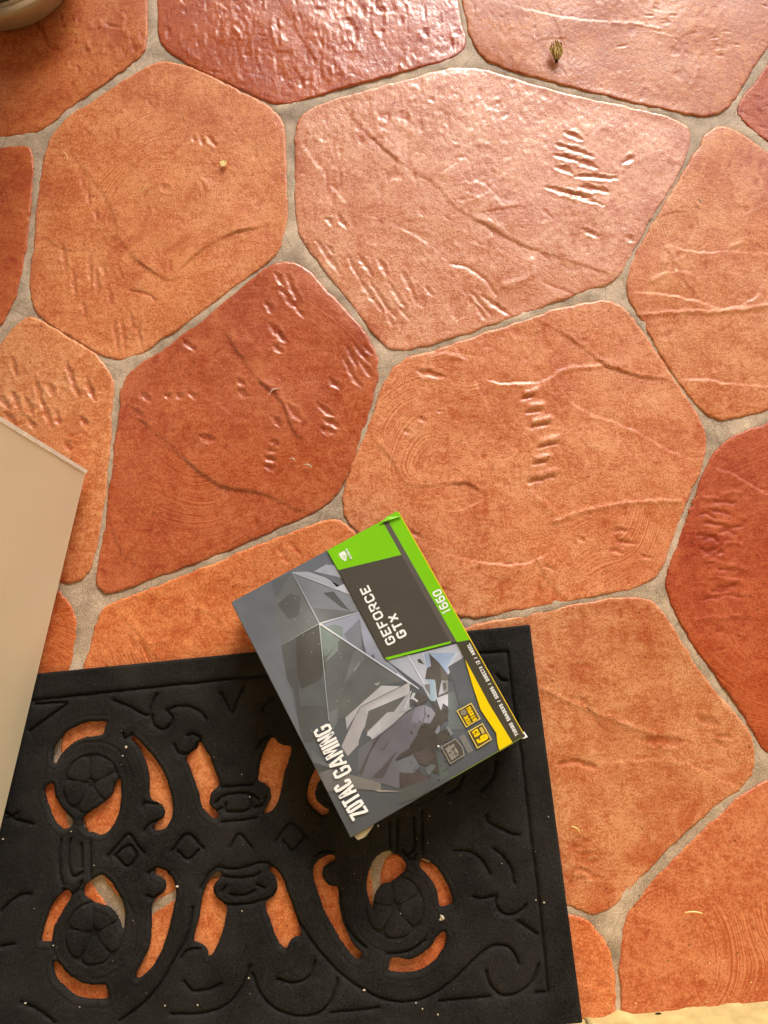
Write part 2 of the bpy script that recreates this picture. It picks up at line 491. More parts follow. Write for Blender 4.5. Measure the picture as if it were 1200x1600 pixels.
# ------------------------------------------------------------------ terracotta tiles: outlines surveyed along the joint edges
TILES = {
    'A': dict(c=(190, 104, 52), r=.36, st=.5, o=[(233, -300), (234, 0), (234, 66), (228, 84), (205, 104), (160, 137), (118, 166), (88, 193), (62, 211), (30, 216), (0, 218), (-300, 232), (-300, -300)], sw=(90, -40)),
    'B': dict(c=(178, 78, 30), r=.20, st=1.25, o=[(249, -300), (250, 0), (250, 62), (262, 80), (300, 103), (355, 128), (415, 157), (440, 162), (465, 158), (520, 140), (600, 118), (690, 95), (712, 86), (723, 74), (724, 58), (712, 0), (690, -300)], sw=(300, -150)),
    'C': dict(c=(190, 108, 56), r=.34, st=.7, o=[(706, -300), (722, 0), (736, 52), (746, 78), (760, 92), (782, 102), (830, 117), (880, 130), (940, 146), (1000, 162), (1070, 176), (1105, 180), (1128, 174), (1145, 156), (1165, 122), (1200, 66), (1400, -260)], sw=(1000, 130)),
    'D': dict(c=(182, 86, 46), r=.33, st=.5, o=[(1147, 172), (1152, 156), (1175, 128), (1200, 92), (1410, -235), (1650, -200), (1650, 400), (1450, 335), (1300, 280), (1200, 226), (1172, 206), (1152, 188)], sw=(1300, 150)),
    'E': dict(c=(208, 126, 76), r=.34, st=.45, o=[(262, 97), (240, 102), (200, 125), (150, 157), (115, 180), (90, 206), (76, 230), (70, 252), (62, 310), (55, 390), (50, 440), (51, 470), (66, 496), (110, 524), (160, 553), (182, 561), (205, 558), (222, 549), (300, 496), (400, 421), (425, 402), (440, 378), (446, 340), (445, 270), (442, 205), (434, 182), (414, 165), (360, 138), (300, 108)], sw=(245, 330)),
    'F': dict(c=(212, 140, 102), r=.30, st=.8, o=[(470, 176), (495, 162), (540, 146), (620, 125), (700, 103), (740, 102), (775, 110), (830, 127), (920, 150), (1000, 168), (1052, 181), (1076, 194), (1084, 214), (1076, 250), (1050, 300), (1015, 352), (990, 400), (974, 432), (950, 449), (920, 457), (870, 475), (815, 496), (720, 529), (650, 549), (622, 553), (600, 545), (570, 512), (520, 446), (480, 396), (464, 372), (458, 350), (456, 280), (457, 210), (460, 188)], sw=(900, 330)),
    'G': dict(c=(208, 130, 82), r=.34, st=.35, o=[(1126, 197), (1106, 208), (1092, 234), (1072, 268), (1045, 312), (1010, 370), (988, 412), (982, 440), (984, 462), (1000, 495), (1035, 556), (1072, 612), (1100, 643), (1122, 655), (1145, 653), (1200, 637), (1320, 600), (1480, 570), (1480, 420), (1310, 300), (1200, 242), (1160, 212)], sw=(1110, 330)),
    'H': dict(c=(184, 95, 54), r=.27, st=.6, o=[(448, 410), (425, 416), (400, 434), (330, 492), (252, 554), (212, 577), (200, 588), (193, 612), (188, 650), (179, 715), (172, 790), (163, 850), (153, 902), (155, 918), (170, 925), (200, 917), (245, 900), (300, 880), (380, 846), (450, 816), (496, 796), (520, 778), (540, 742), (560, 690), (575, 640), (587, 596), (590, 566), (580, 540), (560, 512), (530, 478), (500, 446), (475, 420)], sw=(330, 660)),
    'I': dict(c=(212, 132, 86), r=.31, st=.7, o=[(640, 560), (614, 577), (597, 612), (585, 650), (568, 690), (548, 742), (538, 774), (540, 800), (552, 822), (590, 860), (650, 920), (690, 950), (720, 962), (750, 960), (840, 946), (920, 930), (985, 918), (1015, 905), (1034, 882), (1052, 830), (1075, 775), (1096, 724), (1101, 700), (1098, 672), (1082, 638), (1050, 592), (1015, 540), (985, 494), (968, 479), (945, 470), (915, 475), (870, 486), (825, 500), (740, 530), (680, 550)], sw=(740, 705)),
    'J': dict(c=(210, 134, 84), r=.33, st=.6, o=[(46, 497), (28, 507), (0, 545), (-60, 640), (-70, 760), (20, 880), (60, 900), (100, 908), (126, 906), (138, 892), (150, 850), (158, 795), (165, 740), (170, 670), (173, 620), (173, 590), (160, 565), (118, 538), (76, 510)], sw=(20, 560)),
    'K': dict(c=(184, 90, 40), r=.38, st=.35, o=[(0, 228), (36, 225), (50, 229), (57, 244), (56, 290), (48, 350), (40, 415), (31, 466), (10, 500), (-10, 530), (-70, 615), (-300, 560), (-300, 242)], sw=(-80, 380)),
    'L': dict(c=(206, 112, 60), r=.38, st=.3, o=[(80, 918), (96, 922), (111, 936), (122, 956), (126, 982), (117, 1035), (100, 1090), (78, 1160), (80, 1185), (105, 1262), (140, 1362), (165, 1408), (186, 1448), (180, 1500), (178, 1700), (-300, 1700), (-300, 800), (-90, 775), (0, 880), (50, 906)], sw=(-60, 1200)),
    'M': dict(c=(210, 122, 70), r=.38, st=.45, o=[(520, 812), (490, 822), (440, 840), (380, 866), (300, 897), (240, 921), (190, 938), (166, 950), (152, 975), (144, 1010), (125, 1075), (102, 1150), (98, 1178), (122, 1245), (150, 1330), (172, 1382), (205, 1412), (240, 1406), (290, 1376), (340, 1352), (430, 1326), (530, 1310), (575, 1296), (600, 1230), (650, 1100), (676, 1000), (672, 964), (640, 932), (580, 872), (545, 825)], sw=(330, 1010)),
    'N': dict(c=(204, 132, 86), r=.40, st=.3, o=[(745, 980), (700, 990), (692, 1012), (665, 1110), (618, 1240), (600, 1300), (612, 1318), (660, 1330), (740, 1360), (830, 1395), (892, 1413), (925, 1425), (948, 1421), (968, 1403), (1002, 1364), (1050, 1318), (1100, 1270), (1150, 1232), (1172, 1214), (1178, 1192), (1174, 1162), (1158, 1130), (1130, 1097), (1098, 1062), (1072, 1022), (1050, 984), (1028, 950), (1010, 938), (975, 936), (920, 944), (840, 960)], sw=(930, 1200)),
    'P': dict(c=(178, 82, 42), r=.36, st=.4, o=[(1480, 585), (1330, 616), (1200, 664), (1158, 678), (1128, 696), (1105, 732), (1080, 795), (1062, 850), (1045, 896), (1042, 918), (1050, 942), (1078, 992), (1105, 1036), (1140, 1080), (1172, 1128), (1186, 1156), (1200, 1172), (1250, 1205), (1480, 1110)], sw=(1250, 880)),
    'Q': dict(c=(198, 112, 68), r=.40, st=.35, o=[(1480, 1125), (1260, 1220), (1200, 1219), (1160, 1244), (1110, 1292), (1050, 1350), (1004, 1398), (983, 1428), (974, 1462), (972, 1510), (974, 1560), (980, 1640), (1480, 1640)], sw=(1040, 1500)),
    'R': dict(c=(208, 118, 68), r=.40, st=.3, o=[(620, 1336), (600, 1346), (596, 1400), (604, 1480), (604, 1700), (968, 1700), (958, 1590), (957, 1535), (952, 1495), (940, 1464), (918, 1444), (886, 1431), (820, 1410), (730, 1376), (660, 1348)], sw=(760, 1560)),
    'O': dict(c=(208, 118, 66), r=.40, st=.3, o=[(560, 1322), (530, 1327), (440, 1343), (350, 1368), (285, 1402), (240, 1430), (212, 1448), (202, 1480), (200, 1700), (586, 1700), (586, 1480), (578, 1400), (578, 1340)], sw=(400, 1560)),
}
# outer tiles beyond the frame on the far side and to the right
for k, (pp, cc) in enumerate([
    ([(-300, -320), (-300, -700), (80, -720), (110, -320)], (200, 112, 62)),
    ([(130, -320), (100, -725), (520, -700), (560, -320)], (208, 122, 72)),
    ([(585, -320), (545, -700), (960, -730), (960, -320)], (184, 82, 46)),
    ([(985, -320), (985, -735), (1500, -700), (1400, -300)], (206, 120, 70)),
    ([(1425, -260), (1520, -690), (2000, -600), (1900, -100), (1665, -220)], (206, 124, 76)),
    ([(1670, -190), (1900, -75), (1880, 400), (1670, 400)], (208, 122, 74)),
    ([(1500, 420), (1660, 425), (1885, 425), (1900, 850), (1500, 820)], (186, 86, 48)),
    ([(1500, 845), (1900, 875), (1900, 1250), (1500, 1230)], (208, 124, 74)),
    ([(1500, 1255), (1900, 1275), (1900, 1640), (1500, 1640)], (204, 116, 68)),
]):
    TILES['X%d' % k] = dict(c=cc, r=.36, st=.4, o=pp, sw=pp[0], coarse=True)

# hand-made relief: (tile, kind, points, width px, height mm)
# kinds: ridge, groove, step (ground to the left of the line is lower), gouge (finger scrape with raised rim)
REL = []


def rel(t, kind, pts, w, h): REL.append((t, kind, pts, w, h))


rel('B', 'step', [(430, -10), (470, 60), (508, 120), (528, 165)], 26, 1.3)
rel('F', 'step', [(525, 140), (545, 178), (578, 212), (612, 245), (645, 267), (675, 285), (700, 312), (722, 332), (760, 352), (800, 376), (850, 396), (905, 414), (965, 434)], 26, 1.5)
rel('F', 'step', [(452, 205), (480, 245), (508, 278), (532, 308), (556, 330), (600, 345), (650, 369), (680, 390), (697, 408), (706, 430), (722, 456), (760, 474), (815, 496)], 24, -0.55)
rel('F', 'groove', [(705, 412), (735, 420), (760, 440), (775, 460)], 6, 0.9)
rel('F', 'ridge', [(455, 205), (475, 236), (500, 268)], 7, 0.7)
for a, b in (((880, 206), (910, 219)), ((868, 226), (926, 246)), ((866, 243), (902, 251)), ((900, 252), (932, 264)), ((868, 262), (895, 271)), ((898, 276), (962, 279)),
             ((903, 291), (952, 301)), ((853, 291), (942, 321)), ((880, 300), (925, 310)), ((910, 359), (936, 371)), ((974, 256), (990, 246)), ((978, 372), (992, 378))):
    rel('F', 'gouge', [a, b], 11, 1.7)
for a, b in (((508, 342), (520, 352)), ((528, 336), (542, 358)), ((462, 366), (492, 398)), ((492, 372), (532, 430)), ((512, 384), (520, 398)), ((545, 402), (560, 436)), ((560, 398), (582, 432)),
             ((556, 430), (600, 490)), ((578, 440), (620, 500)), ((590, 405), (606, 432)), ((606, 440), (640, 492)), ((630, 425), (650, 470)), ((600, 470), (615, 515)), ((622, 478), (640, 500)),
             ((735, 455), (765, 492)), ((752, 462), (790, 490)), ((742, 476), (760, 500)), ((770, 470), (800, 496)), ((664, 446), (676, 462))):
    rel('F', 'gouge', [a, b], 9, 1.5)
rel('F', 'ridge', [(790, 446), (815, 440), (832, 425), (830, 408)], 14, 1.1)
rel('F', 'groove', [(850, 442), (900, 462)], 4, 0.5)
rel('E', 'step', [(112, 235), (128, 262), (155, 295), (175, 330), (185, 368), (205, 400), (240, 428), (262, 440), (282, 432)], 30, 1.5)
rel('E', 'step', [(262, 440), (300, 405), (345, 374), (385, 360), (418, 353)], 26, 1.5)
rel('E', 'gouge', [(254, 292), (266, 300)], 14, 0.9)
for a, b in (((302, 212), (306, 222)), ((314, 214), (318, 228)), ((326, 214), (337, 230)), ((178, 498), (184, 552)), ((190, 496), (196, 556)), ((205, 492), (212, 520)), ((214, 500), (222, 548)),
             ((98, 380), (104, 430)), ((115, 420), (118, 470)), ((138, 398), (142, 444)), ((150, 420), (154, 462)), ((160, 408), (163, 432)), ((150, 328), (152, 346)), ((138, 305), (142, 320)), ((172, 454), (174, 480)), ((130, 470), (133, 500))):
    rel('E', 'gouge', [a, b], 9, 1.1)
rel('E', 'groove', [(205, 455), (235, 462), (242, 470)], 5, 0.9)
rel('H', 'step', [(322, 485), (350, 520), (378, 560), (398, 590), (425, 612), (442, 632), (452, 660), (466, 682), (482, 690)], 26, 1.9)
rel('H', 'step', [(190, 622), (212, 650), (238, 672), (262, 692), (290, 718), (322, 745), (350, 762), (390, 768), (420, 776), (460, 796), (480, 800)], 26, 1.6)
rel('H', 'step', [(170, 800), (176, 832), (190, 862), (215, 882), (240, 898)], 16, 1.0)
for a, b in (((430, 428), (444, 448)), ((448, 430), (470, 482)), ((438, 452), (476, 496)), ((416, 472), (426, 490)), ((422, 505), (440, 532)), ((434, 520), (448, 536)), ((428, 540), (442, 552)),
             ((372, 594), (382, 603)), ((372, 610), (390, 621)), ((218, 612), (236, 628)), ((202, 634), (226, 654)), ((258, 617), (266, 622)), ((276, 615), (286, 624)), ((296, 612), (306, 624)), ((312, 682), (338, 690)),
             ((422, 690), (436, 696)), ((418, 702), (432, 708)), ((415, 714), (430, 720)), ((413, 726), (428, 734)), ((425, 650), (440, 668)), ((448, 632), (470, 658)), ((494, 630), (520, 650)), ((505, 655), (530, 668)), ((500, 668), (522, 678)),
             ((285, 530), (305, 548)), ((514, 590), (532, 610))):
    rel('H', 'gouge', [a, b], 11, 1.5)
for a, b in (((540, 540), (560, 575)), ((552, 535), (578, 570)), ((534, 556), (556, 592)), ((560, 560), (580, 590)), ((545, 580), (566, 606)), ((566, 540), (584, 556))):
    rel('H', 'gouge', [a, b], 9, 1.4)
rel('I', 'step', [(832, 498), (880, 522), (912, 545), (945, 570), (990, 586), (1050, 596)], 26, 1.5)
rel('I', 'step', [(1096, 722), (1050, 706), (1000, 678), (960, 660), (920, 645), (892, 628), (876, 606), (869, 585)], 22, 1.4)
rel('I', 'ridge', [(869, 585), (885, 577), (905, 575), (940, 572)], 8, 0.9)
rel('I', 'step', [(870, 583), (850, 595), (815, 599), (780, 599), (752, 592)], 20, 1.3)
for a, b in (((822, 615), (836, 611)), ((828, 636), (846, 633)), ((834, 660), (858, 655)), ((848, 690), (872, 684)), ((838, 717), (856, 713)), ((832, 744), (868, 736))):
    rel('I', 'ridge', [a, b], 11, 1.5)
    rel('I', 'groove', [(a[0] - 6, a[1] + 9), (b[0] - 4, b[1] + 9)], 6, 0.9)
rel('I', 'step', [(585, 690), (612, 722), (628, 748), (648, 760), (672, 760), (700, 756), (728, 756), (748, 765), (756, 774), (742, 788), (718, 796), (690, 800)], 18, 1.4)
rel('I', 'ridge', [(865, 816), (900, 803), (925, 796), (962, 789), (1010, 784), (1064, 784)], 7, 1.1)
rel('I', 'ridge', [(830, 772), (848, 785), (864, 800), (870, 816)], 10, 0.8)
rel('I', 'step', [(865, 846), (850, 868), (822, 880), (790, 882), (740, 876), (700, 866), (655, 848)], 16, 1.2)
rel('I', 'gouge', [(650, 580), (695, 590)], 12, 1.2)
rel('I', 'ridge', [(672, 558), (700, 556), (728, 564)], 8, 0.8)
for a, b in (((650, 652), (668, 660)), ((630, 672), (642, 678)), ((682, 642), (690, 644)), ((955, 830), (985, 828)), ((960, 845), (995, 850)), ((950, 858), (975, 864)), ((900, 838), (915, 846)), ((1000, 868), (1020, 872)), ((850, 884), (870, 892)), ((640, 830), (660, 842))):
    rel('I', 'gouge', [a, b], 8, 1.0)
rel('G', 'step', [(1194, 435), (1182, 462), (1160, 476), (1130, 482), (1100, 474), (1070, 466), (1030, 459), (984, 457)], 18, 1.3)
rel('G', 'ridge', [(984, 495), (1030, 491), (1080, 488), (1130, 487), (1200, 478), (1300, 462)], 8, 1.1)
rel('G', 'step', [(1240, 410), (1200, 398), (1172, 395), (1135, 392), (1100, 395), (1075, 392), (1044, 383)], 16, 1.1)
rel('G', 'ridge', [(1135, 402), (1140, 388), (1158, 380)], 9, 0.9)
rel('G', 'step', [(1240, 608), (1150, 600), (1100, 594), (1060, 592)], 16, 0.9)
rel('G', 'ridge', [(1040, 388), (1036, 425), (1020, 440)], 10, 0.8)
rel('N', 'ridge', [(842, 1073), (880, 1092), (920, 1110), (960, 1124), (1000, 1141), (1020, 1144)], 7, 0.9)
rel('N', 'gouge', [(1000, 1156), (1072, 1159)], 15, 1.1)
rel('N', 'gouge', [(1086, 1121), (1126, 1133)], 13, 1.0)
rel('N', 'gouge', [(1118, 1150), (1144, 1152)], 9, 0.9)
rel('N', 'gouge', [(1115, 1160), (1132, 1163)], 8, 0.8)
rel('N', 'groove', [(876, 1193), (900, 1190), (928, 1198)], 8, 1.2)
rel('N', 'step', [(1165, 1236), (1130, 1220), (1090, 1200), (1060, 1188), (1030, 1184), (985, 1188), (948, 1190)], 20, 1.1)
for k in range(9):
    x = 878 + rnd.random() * 60; y = 1310 + k * 9
    rel('N', 'gouge', [(x, y), (x + 22 + rnd.random() * 18, y + rnd.uniform(-4, 10))], 9, 0.7)
for k in range(26):
    x = 1088 + rnd.random() * 52; y = 772 + k * 6.6
    rel('P', rnd.choice(['ridge', 'groove']), [(x, y), (x + 10, y + rnd.uniform(-4, 4)), (x + 18 + rnd.random() * 14, y + rnd.uniform(-3, 6))], 6, 1.0)
rel('P', 'step', [(1240, 790), (1195, 770), (1150, 744), (1120, 732), (1102, 728)], 16, 1.1)
rel('P', 'ridge', [(1082, 970), (1100, 966), (1140, 965), (1156, 962)], 6, 0.9)
rel('P', 'ridge', [(1138, 928), (1150, 930), (1170, 926)], 6, 0.7)
for a, b in (((0, 618), (14, 640)), ((18, 612), (30, 640)), ((38, 618), (52, 652)), ((56, 590), (68, 640)), ((66, 622), (80, 668)), ((76, 600), (84, 622)), ((104, 566), (116, 598)), ((110, 590), (124, 622)),
             ((136, 590), (144, 622)), ((142, 606), (150, 628)), ((124, 652), (138, 666)), ((102, 690), (112, 704)), ((20, 560), (26, 590)), ((8, 645), (24, 664)), ((44, 652), (54, 672)), ((86, 640), (94, 664))):
    rel('J', 'gouge', [a, b], 11, 1.6)
rel('A', 'groove', [(50, 28), (66, 50), (78, 76), (92, 78)], 7, 0.9)
for k in range(34):
    x, y = rnd.uniform(90, 228), rnd.uniform(10, 125)
    if y < 150 - 0.4 * x + 30:
        rel('A', rnd.choice(['gouge', 'gouge', 'ridge']), [(x, y), (x + rnd.uniform(-3, 5), y + rnd.uniform(5, 16))], 7, 0.9)
for a, b in (((8, 60), (10, 72)), ((22, 65), (24, 80)), ((165, 38), (190, 46)), ((205, 60), (212, 84))):
    rel('A', 'gouge', [a, b], 9, 1.0)
for k in range(110):
    x, y = rnd.uniform(258, 720), rnd.uniform(-30, 150)
    rel('B', rnd.choice(['gouge', 'ridge', 'ridge']), [(x, y), (x + rnd.uniform(-1, 6), y + rnd.uniform(5, 22))], rnd.uniform(5, 8), rnd.uniform(.5, .9))
rel('C', 'step', [(1060, 62), (1020, 48), (960, 36), (900, 30), (850, 22), (770, 2)], 18, 1.0)
rel('C', 'ridge', [(958, 36), (990, 38), (1030, 46)], 8, 1.0)
rel('C', 'ridge', [(1080, 134), (1090, 110), (1088, 85)], 8, 0.7)
for k in range(60):
    x, y = rnd.uniform(735, 900), rnd.uniform(0, 120)
    rel('C', rnd.choice(['gouge', 'ridge']), [(x, y), (x + rnd.uniform(-3, 3), y + rnd.uniform(4, 13))], 6, .5)
for k in range(22):
    x, y = rnd.uniform(960, 1190), rnd.uniform(-10, 90)
    rel('C', 'gouge', [(x, y), (x + rnd.uniform(6, 18), y + rnd.uniform(-3, 6))], 6, .8)
rel('M', 'gouge', [(430, 850), (452, 880)], 10, 1.2)
rel('M', 'gouge', [(448, 846), (474, 872)], 8, 1.0)
rel('M', 'gouge', [(200, 990), (222, 1030)], 9, 1.0)
rel('M', 'gouge', [(215, 1000), (236, 1035)], 9, 1.0)
rel('M', 'ridge', [(232, 1004), (262, 1002)], 6, .8)
rel('M', 'ridge', [(190, 960), (218, 985), (250, 1030)], 8, .8)
rel('M', 'ridge', [(280, 930), (300, 950), (330, 955), (360, 985)], 8, .8)
for a, b in (((415, 1178), (425, 1186)), ((412, 1196), (426, 1208)), ((408, 1206), (418, 1216))):
    rel('M', 'gouge', [a, b], 9, .8)
for k in range(14):
    x, y = rnd.uniform(1090, 1190), rnd.uniform(1300, 1460)
    rel('Q', rnd.choice(['gouge', 'ridge']), [(x, y), (x + rnd.uniform(-12, 12), y + rnd.uniform(4, 18))], 8, .8)
rel('R', 'step', [(960, 1560), (940, 1545), (905, 1532)], 14, .7)
rel('K', 'ridge', [(-30, 300), (20, 330), (44, 332)], 10, .5)


for k in [q_ for q_ in TILES if not TILES[q_].get('coarse')]:
    # faint incidental marks of the hand and the wire: short scrapes, shallow slips
    pts_ = [p for p in TILES[k]['o'] if -60 < p[0] < 1260 and -60 < p[1] < 1660]
    mx_, my_ = sum(p[0] for p in pts_) / len(pts_), sum(p[1] for p in pts_) / len(pts_)
    base_a = rnd.uniform(0, 3.14)
    for i in range(30):
        p = rnd.choice(pts_); t_ = rnd.uniform(.08, .95)
        x_, y_ = mx_ + (p[0] - mx_) * t_ + rnd.gauss(0, 18), my_ + (p[1] - my_) * t_ + rnd.gauss(0, 18)
        a_ = base_a + rnd.gauss(0, .35); l_ = rnd.uniform(5, 26)
        rel(k, rnd.choice(['gouge', 'gouge', 'ridge']), [(x_, y_), (x_ + l_ * math.cos(a_), y_ + l_ * math.sin(a_))], rnd.uniform(4, 10), rnd.uniform(.2, .6))
    for i in range(5):
        p = rnd.choice(pts_); t_ = rnd.uniform(.2, .7)
        x_, y_ = mx_ + (p[0] - mx_) * t_, my_ + (p[1] - my_) * t_
        a_ = rnd.uniform(0, 6.28); ln_ = []
        for q_ in range(6):
            ln_.append((x_, y_)); a_ += rnd.gauss(0, .4); x_ += 26 * math.cos(a_); y_ += 26 * math.sin(a_)
        rel(k, 'step', ln_, rnd.uniform(14, 30), rnd.choice([-1, 1]) * rnd.uniform(.25, .55))


def build_tile(key, T):
    coarse = T.get('coarse')
    h = 0.007 if coarse else 0.0017
    poly = onl(T['o'])
    # ragged hand-cut edge
    poly = chaikin(poly, 3 if not coarse else 2)
    n = len(poly)
    nxt, prv = np.roll(poly, -1, 0), np.roll(poly, 1, 0)
    tang = nxt - prv
    nrm = np.stack([tang[:, 1], -tang[:, 0]], 1) / np.maximum(np.hypot(tang[:, 0], tang[:, 1]), 1e-9)[:, None]
    poly = poly + nrm * (0.0027 + 0.0011 * vnoise(poly[:, 0] * 60, poly[:, 1] * 60, 9) + 0.0010 * vnoise(poly[:, 0] * 190, poly[:, 1] * 190, 2))[:, None]
    lo, hi = poly.min(0), poly.max(0)
    # the bed is hollowed out where this tile is set
    fm = np.where((FLOOR_CO[:FLOOR_TOP, 0] > lo[0]) & (FLOOR_CO[:FLOOR_TOP, 0] < hi[0]) & (FLOOR_CO[:FLOOR_TOP, 1] > lo[1]) & (FLOOR_CO[:FLOOR_TOP, 1] < hi[1]))[0]
    if len(fm):
        fs, _ = poly_sdf(FLOOR_CO[fm, :2].astype(float), poly)
        FLOOR_CO[fm, 2] -= 0.0045 * smooth01(0.004, 0.009, fs)
    hi = np.minimum(hi, (FX1 - 0.01, FY1 - 0.01)); lo = np.maximum(lo, (FX0 + 0.01, FY0 + 0.01))
    xs = np.arange(lo[0] - h, hi[0] + h, h); ys = np.arange(lo[1] - h, hi[1] + h, h)
    X, Y = np.meshgrid(xs, ys)
    P = np.stack([X.ravel(), Y.ravel()], 1)
    # signed distance: a quick pass everywhere
    sd, Q = poly_sdf(P, poly)
    keep_v = sd > -0.62 * h
    near = keep_v & (sd < 0.5 * h)
    P[near] = Q[near]
    sd = np.where(near, 0.0, sd)
    nx, ny = len(xs), len(ys)
    idx = np.arange(nx * ny).reshape(ny, nx)
    quads = np.stack([idx[:-1, :-1], idx[:-1, 1:], idx[1:, 1:], idx[1:, :-1]], -1).reshape(-1, 4)
    quads = quads[keep_v[quads].all(1)]
    quads = quads[~(near[quads].all(1))]
    used = np.unique(quads)
    remap = np.full(nx * ny, -1); remap[used] = np.arange(len(used))
    quads = remap[quads]
    P = P[used]; sd = sd[used]
    x, y = P[:, 0], P[:, 1]
    s = sum(ord(ch) for ch in key) % 23
    st = T['st']
    # overall surface: cupped, wavy, stippled
    warp = 0.012 * vnoise(x * 20, y * 20, s + 1)
    Z = 0.0009 * vnoise(x * 9, y * 9, s) + 0.0005 * vnoise(x * 24, y * 24, s + 2)
    tex = vnoise(x * 330 + 60 * warp, y * 170, s + 4)
    tex2 = vnoise(x * 210, y * 130, s + 5)
    patch = smooth01(-0.5, 0.5, vnoise(x * 16, y * 16, s + 6))
    Z += (0.10 + 0.80 * st) * (0.25 + 0.75 * patch) * (0.00020 * tex + 0.00022 * tex2)
    pit = smooth01(0.50, 0.8, vnoise(x * 120, y * 60, s + 7)) * smooth01(0.0, 0.5, vnoise(x * 13, y * 13, s + 8))
    Z -= 0.0006 * pit * min(st, 1.0)
    deep = 0.5 * pit
    pale = np.zeros(len(x))
    pxm = 0.00076                                       # metres per photo pixel on the floor, roughly
    for (t, kind, pts, w, hh) in REL:
        if t != key: continue
        c = onl(pts)
        if len(c) > 2: c = catmull(c, 4)
        W = w * pxm; H = hh * 0.001 * (1.45 if key in 'EJGIN' else 1.2 if key in 'HP' else 1.0)
        rad = W * 3.2
        m = (x > c[:, 0].min() - rad) & (x < c[:, 0].max() + rad) & (y > c[:, 1].min() - rad) & (y < c[:, 1].max() + rad)
        if not m.any(): continue
        Pm = P[m] + 0.0011 * np.stack([vnoise(x[m] * 150, y[m] * 150, 12), vnoise(x[m] * 150, y[m] * 150, 13)], 1)
        d, side, par = chain_dist(Pm, c)
        if kind == 'ridge':
            prof = np.exp(-(d / (0.42 * W)) ** 2)
            Z[m] += 0.62 * H * prof; pale[m] += 0.4 * prof
        elif kind == 'groove':
            prof = np.exp(-(d / (0.42 * W)) ** 2)
            Z[m] -= H * prof; deep[m] += 0.8 * prof
        elif kind == 'gouge':
            tp = np.sin(np.clip(par, 0.02, 0.98) * math.pi) ** 0.6
            We = W * (0.35 + 0.65 * tp) * (0.85 + 0.35 * vnoise(x[m] * 210, y[m] * 210, 21))
            prof = smooth01(0.78 * We, 0.05 * We, d)
            rim = np.exp(-((d - 0.80 * We) / (0.22 * We)) ** 2)
            Z[m] += (-0.62 * H * prof + 0.30 * H * rim) * (0.4 + 0.6 * tp)
            deep[m] += 0.55 * prof * tp; pale[m] += 0.40 * rim * tp
        elif kind == 'step':
            end = np.sqrt(np.clip(np.sin(np.clip(par, 0.0, 1.0) * math.pi), 0, 1)) * (0.30 + 0.70 * smooth01(-0.45, 0.5, vnoise(x[m] * 34, y[m] * 34, 22)))
            fall = np.exp(-d / (1.5 * W))
            sg = side if hh > 0 else -side
            sgd = sg * d
            lip = smooth01(-0.05 * W, 0.09 * W, sgd)
            hgt = (np.where(sgd > 0, fall, 0) * lip) * abs(H) * 0.75
            Z[m] += end * (hgt - 0.40 * abs(H) * np.where(sgd <= 0, np.exp(-d / (0.3 * W)), 0))
            pale[m] += end * 0.32 * np.exp(-((sgd - 0.08 * W) / (0.10 * W)) ** 2)
            deep[m] += end * 0.30 * np.exp(-((sgd + 0.06 * W) / (0.10 * W)) ** 2)
    # top of the tile above the joint, rounded hand-pressed arris
    top = 0.0009 + 0.0003 * vnoise(np.array([s * 1.7]), np.array([0.3]), 3)[0]
    er = 0.0032
    drop = np.where(sd < er, 1 - np.sqrt(np.clip(1 - (1 - np.clip(sd, 0, er) / er) ** 2, 0, 1)), 0)
    Z = top + Z * (0.35 + 0.65 * smooth01(0.0, 0.014, sd)) - 0.0008 * drop
    # brushed arcs about the swirl centre
    sc = np.array(on(*T['sw']))
    rr = np.hypot(x - sc[0], (y - sc[1]) * 1.1) + 0.040 * vnoise(x * 7, y * 7, s + 9) + 0.010 * vnoise(x * 21, y * 21, s + 16)
    brush = (0.10 + 0.95 * smooth01(-0.05, 0.6, vnoise(x * 10, y * 10, s + 10)) * smooth01(-0.5, 0.4, vnoise(x * 30, y * 30, s + 17))) * (0.55 if st > .75 else 1.0) * smooth01(0.02, 0.075, np.hypot(x - sc[0], y - sc[1]))
    # colour: fired clay, paler slip on the high spots, redder in the hollows
    base = np.array(alb(T['c'])) * np.array([1.07, 1.12, 1.0])
    ang = s * 0.7
    xr, yr = x * math.cos(ang) + y * math.sin(ang), -x * math.sin(ang) + y * math.cos(ang)
    v = 0.5 * vnoise(x * 8, y * 8, s + 11) + 0.40 * vnoise(x * 19 + 30 * warp, y * 19, s + 12) + 0.32 * vnoise(x * 55, y * 55, s + 13) + 0.42 * vnoise(xr * 26 + 40 * warp, yr * 170 + 60 * warp, s + 18) * smooth01(-0.2, 0.5, vnoise(x * 12, y * 12, s + 19))
    stain = smooth01(0.42, 0.75, vnoise(x * 26 + 60 * warp, y * 26, s + 20)) * smooth01(0.0, 0.4, vnoise(x * 8, y * 8, s + 21))
    redness = np.clip(0.52 * smooth01(0.0, 0.9, v) + 0.55 * stain + 1.0 * np.clip(deep, 0, 1), 0, 1)[:, None]
    paleness = np.clip(0.42 * smooth01(0.0, 0.9, -v) + 0.55 * np.clip(pale, 0, 1), 0, 1)[:, None]
    redc = base * np.array([0.76, 0.48, 0.36]); palec = np.minimum(base * np.array([1.12, 1.40, 1.65]), 0.8)
    colr = base * (1 - redness) + redc * redness
    colr = colr * (1 - paleness) + palec * paleness
    rub = smooth01(0.003, 0.0, sd)[:, None] * 0.14
    colr = colr * (1 - rub) + np.minimum(base * np.array([1.02, 1.25, 1.4]), 1) * rub
    gloss = np.clip({'B': 1.0, 'F': .95, 'C': .35, 'H': .8, 'I': .4, 'E': .3, 'D': .15}.get(key, .25) + .22 * vnoise(x * 12, y * 12, s + 15), 0, 1)
